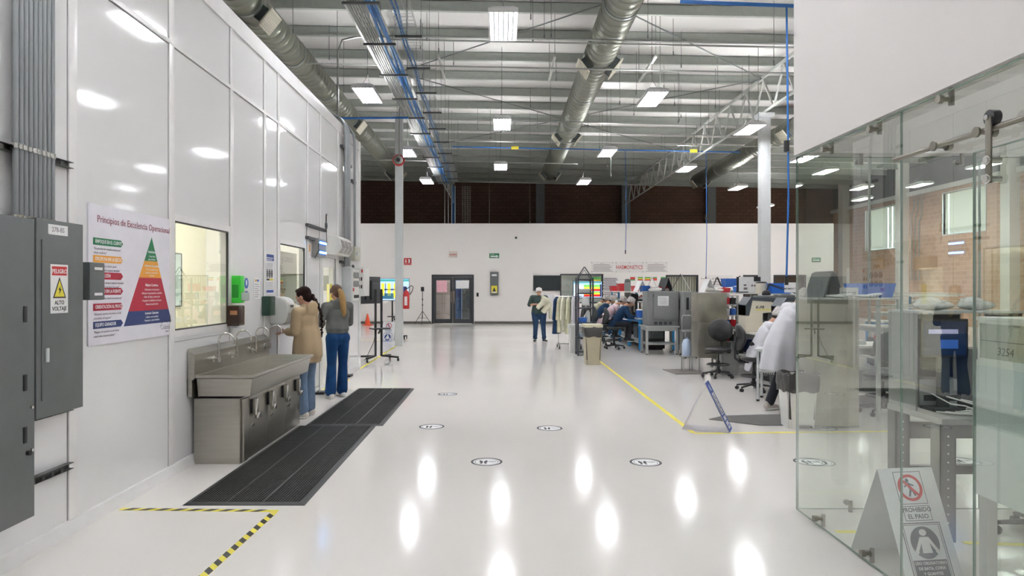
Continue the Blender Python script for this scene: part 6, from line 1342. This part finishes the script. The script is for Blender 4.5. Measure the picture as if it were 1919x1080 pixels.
for k, (x, y, Y, sx, lb) in enumerate(((1376, 546, 15.8, .32, 'plump cream bag on the shelf over the parts rack'), (1340, 543, 15.2, .22, 'pale bag lying behind the green tent card'), (1234, 543, 18.3, .3, 'white bag beside the tent cards above the oven'), (1213, 541, 18.5, .16, 'small white bag near the blue bin above the oven'))):
    t = thing('plastic_bag', lb, 'bag', at(x, y, Y, 1.545)); b = MB(); b.ell((0, 0, .06), (sx, .2, .07)); b.ell((sx*.3, .02, .1), (sx*.5, .14, .06)); link('body', remesh(b, .015), mat('cloudy_white_bag', (216, 214, 208), .45, bump=.6, bscale=14), t)
# parts rack
t = thing('parts_rack', 'narrow rack of small coloured parts bins beside the stainless cabinet', 'shelving', (4.42, 13.9, .0))
for x in (0, .42): MB().box(x-.02, x+.02, -.02, .02, .0, 1.5, .003).box(x-.02, x+.02, .3, .34, .0, 1.5, .003).build('post', ALUM, t)
for z in (.55, .85, 1.08, 1.3, 1.48): MB().box(-.02, .44, -.02, .34, z, z+.02).build('shelf', ALUM, t)
k = 0
for z in (.57, .87, 1.1, 1.32):
    for x in (.07, .2, .33):
        m_, cn = ((BLUE, 'blue'), (BLACK, 'black'), (PAPER, 'white'), (REDP, 'red'), (DARKGREY, 'grey'))[(k*3+int(z*10)) % 5]
        item('parts_bin', '%s parts bin on the %s shelf of the parts rack, %s' % (cn, {.57: 'lowest', .87: 'second', 1.1: 'third', 1.32: 'top'}[z], {.07: 'walkway end', .2: 'middle', .33: 'wall end'}[x]), 'storage bin', (4.42+x, 13.98, z), (.11, .2, .13), m_); k += 1
# white wire table by the leaning worker
t = thing('wire_table', 'small white rounded table with a wire lower shelf', 'table', (3.76, 9.95, 0), -.5)
MB().box(-.05, .95, -.04, .42, .73, .765, .012).build('tabletop', LIGHTGREY, t); MB().box(-.02, .92, 0, .4, .42, .44, .003).build('wire_shelf', ALUM, t)
b = MB()
for q in range(30): b.box(.0+.03*q, .012+.03*q, -.012, -.004, .4, .44)
b.build('shelf_truss', ALUM, t)
for x in (0, .9):
    for y in (0, .38): l_ = MB().cyl((x, y, .03), (x, y, .735), .019, 12).build('leg', LIGHTGREY, t, 60); MB().cyl((x, y, 0), (x, y, .03), .022, 10).build('foot', BLACK, l_)
for q in range(3): tag(MB().box(-.14, .14, -.1, .1, 0, .004).build('paper_sheet', PAPER, None, 35, (3.98+.13*q, 9.92-.1*q, .766), (0, 0, .3*q-.4)), 'loose white sheet on the wire table, ' + ['at its rounded end', 'in its middle', 'under the leaning worker'][q], 'paper')
t = thing('document_box', 'white box of papers on the wire table\'s lower shelf', 'box', (4.02, 9.88, .442), -.5); MB().box(-.14, .14, -.1, .12, 0, .2, .006).build('box', WHITE, t); MB().box(-.12, .12, -.08, .1, .2, .22).build('papers', PAPER, t)
# shelf above the glass-corner cabinet with its clutter
t = thing('cabinet_shelf', 'broad pale shelf board above the stainless cabinet behind glass', 'shelf', (3.72, 8.0, 0)); MB().box(0, 1.02, 0, .54, 1.515, 1.535, .004).build('board', SHELFM, t)
for y in (.02, .46): MB().box(.96, 1.0, y, y+.04, 0, 1.515).build('post', ALUM, t)
t = thing('label_holder', 'grey curved label holder on the shelf behind the glass corner', 'sign', (3.92, 8.25, 1.536), .5)
b = MB(); b.loft([[(-.2, y, 0), (-.06, y, .29), (0, y, .31), (.05, y, .28), (.17, y, .02), (.15, y, 0), (.03, y, .25), (-.02, y, .27), (-.05, y, .25), (-.16, y, .0)] for y in (-.13, .13)]); b.build('frame', DARKGREY, t, 40); b = MB(); b.loft([[(-.03, y, .318), (.02, y, .318), (.062, y, .285), (.185, y, .02), (.181, y, .02), (.058, y, .281), (.018, y, .314), (-.03, y, .314)] for y in (-.12, .12)]); b.build('sheet', PAPER, t, 40)
t = thing('station_card', 'white card lettered TO PRINT behind the glass corner', 'sign', (4.14, 8.1, 1.536), FW); MB().box(-.11, .11, 0, .12, 0, .006).box(-.11, .11, 0, .006, -.05, .05).build('card', PAPER, t); link('lettering', text_mesh([('TO PRINT', 0, .04, .038, 'CENTER', 0, .02)]), INK, t, (0, 0, .006))
item('storage_bin', 'wide translucent blue bin behind the glass corner panel', 'storage bin', (4.48, 8.28, 1.536), (.46, .34, .17), mat('bright_blue_plastic', (36, 104, 200), .4), 0, .008, PAPER)
for q, (x, lb) in enumerate(((4.0, 'crumpled white sheets lying along the shelf edge behind glass'), (4.35, 'crumpled clear wrap beside the translucent blue bin'))):
    t = thing('paper_heap', lb, 'paper', (x, 8.1, 1.536)); b = MB(); b.ell((0, 0, .015), (.16, .08, .02), (0, .05, .2)); b.ell((.08, .02, .03), (.12, .08, .02), (0, -.15, 0)); link('sheets', remesh(b, .008), PAPER, t)
bench('white-topped bench past the stainless cabinet behind the glass', 4.7, 9.3, 1.6, .8, .86, ALUM, 0)
item('storage_bin', 'small red box on the white-topped bench behind the glass', 'storage bin', (5.35, 9.6, .86), (.12, .12, .12), REDP)
t = thing('tape_dispenser', 'cluster of pale tools on the white-topped bench', 'tool', (4.95, 9.55, .86)); MB().box(-.15, .15, -.06, .06, 0, .06, .02).cyl((.0, -.03, .09), (0, .03, .09), .06, 18).build('body', LIGHTGREY, t)

# ---------------- inside the vestibule ----------------
WB = mat('warm_grey_bench_steel', (112, 112, 108), .45)
t = thing('metal_workbench', 'grey steel workbench standing inside the glass vestibule', 'workbench', (2.80, 4.32, 0))
MB().box(0, 1.3, 0, .62, .78, .82, .006).build('benchtop', mat('grey_bench_top', (150, 150, 146), .35), t)
for x in (.0, 1.19):
    for y in (.02, .51):
        l_ = MB().box(x, x+.008, y, y+.1, .03, .78).box(x, x+.1, y, y+.008, .03, .78).box(x+.092, x+.1, y, y+.1, .03, .78).build('leg', WB, t)
        b = MB()
        for q in range(12): b.cyl((x+.05, y-.002, .1+.055*q), (x+.05, y+.001, .1+.055*q), .006, 8)
        b.build('adjustment_hole', PAPER, l_); MB().box(x+.02, x+.08, y+.02, y+.08, 0, .03).build('foot', BLACK, l_)
MB().box(.1, 1.2, .53, .6, .58, .7, .003).build('rear_beam', WB, t); MB().box(.1, 1.2, .55, .6, .32, .38, .003).build('lower_beam', WB, t); MB().box(.1, 1.2, .02, .04, .7, .78).build('front_apron', WB, t)
t = thing('equipment_housing', 'open grey equipment housing with a flat top on the workbench', 'machine', (2.80, 4.60, .82))
MB().box(0, .015, 0, .32, 0, .66, .003).build('side_panel', mat('mid_grey_panel', (146, 147, 144), .45), t)
for z in (.1, .3, .5): MB().cyl((-.004, .16, z), (.001, .16, z), .006, 8).build('rivet', PAPER, t)
MB().box(.0, .72, -.02, .33, .66, .675, .003).build('top_sheet', LIGHTGREY, t)
b = MB().box(.02, .5, .3, .31, 0, .64)
for q in range(26): b.box(.03, .4, .29, .3, .14+.019*q, .147+.019*q)
b.build('louvered_back', DARKGREY, t); MB().box(.7, .72, 0, .33, .1, .66).build('far_panel', BLACK, t)
t = thing('monitor', 'black monitor with a dark blue screen inside the equipment housing', 'monitor', (3.0, 4.62, .82))
MB().box(-.15, .17, 0, .035, .36, .62, .006).build('casing', BLACK, t); MB().box(-.135, .155, -.002, 0, .375, .605).build('display', mat('dark_blue_screen', (24, 38, 66), .25, emit=.12), t); MB().box(-.02, .1, -.003, -.002, .42, .48).build('blue_glow', mat('screen_mid_blue', (40, 80, 150), .4, emit=.2), t); MB().box(-.1, .1, -.003, -.002, .52, .55).build('pale_window', mat('screen_lilac', (150, 150, 185), .4, emit=.2), t)
MB().box(-.03, .05, .01, .03, .02, .4).box(-.1, .12, -.06, .1, 0, .02, .004).build('stand', DARKGREY, t)
t = thing('computer_tower', 'dark grey computer tower on the workbench', 'computer', (3.2, 4.4, .82), .12)
MB().box(0, .17, 0, .36, 0, .42, .01).build('case', mat('dark_case_grey', (74, 76, 76), .5), t); MB().box(.03, .12, -.004, 0, .1, .3, .003).build('front_grille', BLACK, t)
t = thing('printer_unit', 'low pale grey unit beneath the louvered back of the housing', 'machine', (2.9, 4.72, .82)); MB().box(0, .3, 0, .14, 0, .2, .01).build('body', LIGHTGREY, t); MB().box(.03, .27, -.004, 0, .05, .09).build('slot', DARKGREY, t)
for q in range(4):
    pts = [(.02+.1*q, .12, .12-.02*q)]+[(.1+.06*q+.1*math.sin(a*.8+q), -.02+.06*math.cos(a*1.1+q), .012+.05*max(0, math.cos(a*.5))) for a in range(7)]
    t = thing('white_cable', 'white cable tangled on the workbench, ' + ['first by the side panel', 'looping over the others', 'lying lowest on the top', 'trailing to the computer tower'][q], 'cable', (2.88, 4.47, .82)); MB().tube([Vector(p) for p in pts], .005, 6).build('lead', WHITE, t)
for (x, sx, lb) in ((3.02, .14, 'puffy clear bag of parts on top of the equipment housing'), (3.32, .12, 'flatter clear bag beside the puffy one')):
    t = thing('clear_bag', lb, 'bag', (x, 4.76, 1.5)); b = MB(); b.ell((0, 0, .03), (sx, .1, .035)); b.ell((-.03, 0, .055), (sx*.6, .08, .035)); b.ell((.06, .03, .03), (.06, .08, .03)); link('body', remesh(b, .008, 2), mat('crinkled_clear_bag', (214, 216, 212), .25, bump=1.0, bscale=25), t)
# white cart with framed panels
t = thing('framed_cabinet', 'pale cabinet with framed panels and handwritten numbers, behind the sliding door', 'cabinet', (2.66, 2.2, 0))
PG = mat('pale_blue_grey_enamel', (206, 212, 214), .4); L = 1.62
MB().box(0, .45, 0, L, .5, 1.22, .006).build('lower_body', PG, t); MB().box(.0, .45, 0, L, 1.22, 1.25).build('ledge', WHITE, t)
for k in range(3):
    y1 = L-.02-.4*k; f = MB(); f.box(0, .02, y1-.38, y1, 1.25, 1.265).box(0, .02, y1-.38, y1, 1.455, 1.47).box(0, .02, y1-.38, y1-.365, 1.265, 1.455).box(0, .02, y1-.015, y1, 1.265, 1.455)
    fr_o = f.build('panel_frame', WHITE, t); MB().box(.006, .012, y1-.365, y1-.015, 1.265, 1.455).build('panel', mat('olive_frosted_panel', (168, 172, 158), .3), fr_o); MB().box(.004, .006, y1-.365, y1-.015, 1.36, 1.364).build('dark_line', DARKGREY, fr_o)
    nm = link('handwriting', text_mesh([(('3254', '3255', '3256')[k], 0, 0, .06, 'CENTER', .15)]), INK, fr_o, (.0, y1-.2, 1.29), (PI/2, 0, -PI/2)); nm.location.x = .005
MB().box(.0, .45, 0, L, 1.47, 1.49).build('top_board', WHITE, t)
for y in (.03, L-.09):
    for x in (.0, .39): MB().box(x, x+.06, y, y+.06, 0, .5, .004).build('leg', ALUM, t)
t = thing('wall_conduit_bundle', 'three pale conduits bending down the tan brick wall', 'conduit', (19.9, 33.0, 2.0))
for k in range(3): MB().tube([(0, -.3*k, 0), (0, -.3*k, 3.2-.2*k), (-.0, -.3*k-.2, 3.5-.2*k), (0, -.3*k-.2, 4.1)], .03, 8).build('conduit', CONL, t)
# bench row seen through the glass beyond, low tan-wall side
bench('distant blue-legged bench beyond the glass vestibule', 9.0, 16.0, 2.0, .9, .86, BENCHB, 1.5)
bench('distant grey-legged bench near the tan brick wall', 12.5, 22.0, 2.4, .9, .86, ALUM, 1.5)
bench('grey-legged bench between the column and the glass', 7.7, 14.0, 1.8, .9, .86, ALUM, 1.5)
# small hose reel on the brick wall and boxes
for k, (y, z, w_, lb) in enumerate(((35.5, 2.6, .9, 'cardboard-coloured box high against the tan brick'), (31.2, 2.5, 1.1, 'second cardboard-coloured box against the tan brick'))):
    tag(MB().box(-.4, 0, 0, w_, 0, .6, .01).build('wall_box', mat('tan_carton', (176, 138, 98), .8), None, 35, (20, y, z)), lb, 'box')

# equipment standing under the benches
for k, (x, y, w_, d_, h_, m_, lb) in enumerate(((3.9, 18.2, .5, .5, .55, BLACK, 'black equipment case on the floor under the bench end'), (3.95, 19.6, .45, .6, .5, DARKGREY, 'dark grey equipment case under the second blue bench'), (3.95, 21.2, .5, .5, .6, BLACK, 'black equipment case under the third blue bench'), (3.9, 22.8, .5, .5, .5, DARKGREY, 'dark grey case under the fourth blue bench'),
     (4.85, 15.0, .5, .5, .6, BLACK, 'black case under the bench behind the stainless cabinet'), (5.5, 15.2, .4, .5, .5, mat('deep_blue_crate', (30, 60, 130), .5), 'deep blue crate under the bench behind the stainless cabinet'), (4.7, 11.9, .6, .7, .6, BLACK, 'black power unit beneath the stamping machines'), (5.5, 12.4, .4, .6, .62, DARKGREY, 'dark grey power unit beneath the stamping machines'),
     (6.2, 14.5, .6, .6, .6, DARKGREY, 'dark grey case under the bench by the electrical cabinet'), (5.0, 9.5, .5, .5, .5, DARKGREY, 'dark grey case under the white-topped bench'), (7.9, 14.2, .6, .5, .6, BLACK, 'black case under the bench between column and glass'))):
    t = thing('equipment_case', lb, 'case', (x, y, 0)); MB().box(0, w_, 0, d_, .03, h_, .012).build('body', m_, t)
    MB().box(.04, w_-.04, -.006, 0, h_*.55, h_*.9, .003).build('front_panel', GREYBOX, t); MB().box(.05, w_-.05, .03, d_-.03, 0, .03).build('base', BLACK, t)
    if k % 2 == 0: MB().tube([(w_*.3, d_*.5, h_), (w_*.3, -.02, h_+.04), (w_*.2, -.06, .3), (w_*.6, -.1, .01)], .008, 6).build('cord', BLACK, t)
for k, (x, y, z, sx, m_, lb) in enumerate(((4.15, 18.3, .86, .12, BLACK, 'black microscope-like fixture on the bench behind the oven'), (4.1, 19.9, .86, .12, BLACK, 'black assembly fixture on the second blue bench'), (4.1, 21.4, .86, .12, GREYBOX, 'grey assembly fixture on the third blue bench'), (5.2, 14.9, .86, .14, BLACK, 'black assembly fixture behind the parts rack'), (5.6, 14.9, .86, .14, GREYBOX, 'grey assembly fixture behind the parts rack'), (6.4, 14.4, .86, .14, BLACK, 'black assembly fixture behind the electrical cabinet'))):
    t = thing('assembly_fixture', lb, 'machine', (x, y, z)); MB().box(-sx, sx, -.12, .12, 0, .04, .008).box(-.03, .03, .04, .1, .04, .42, .006).build('stand', m_, t)
    MB().box(-sx*.7, sx*.7, -.1, .1, .36, .46, .012).build('head', m_, t); MB().cyl((0, -.04, .2), (0, -.04, .36), .02, 12).build('spindle', CHROME, t); MB().box(-.06, .06, -.09, .01, .04, .1, .006).build('holder', (LIME if k == 0 else YELLOW if k == 3 else LIGHTGREY), t)
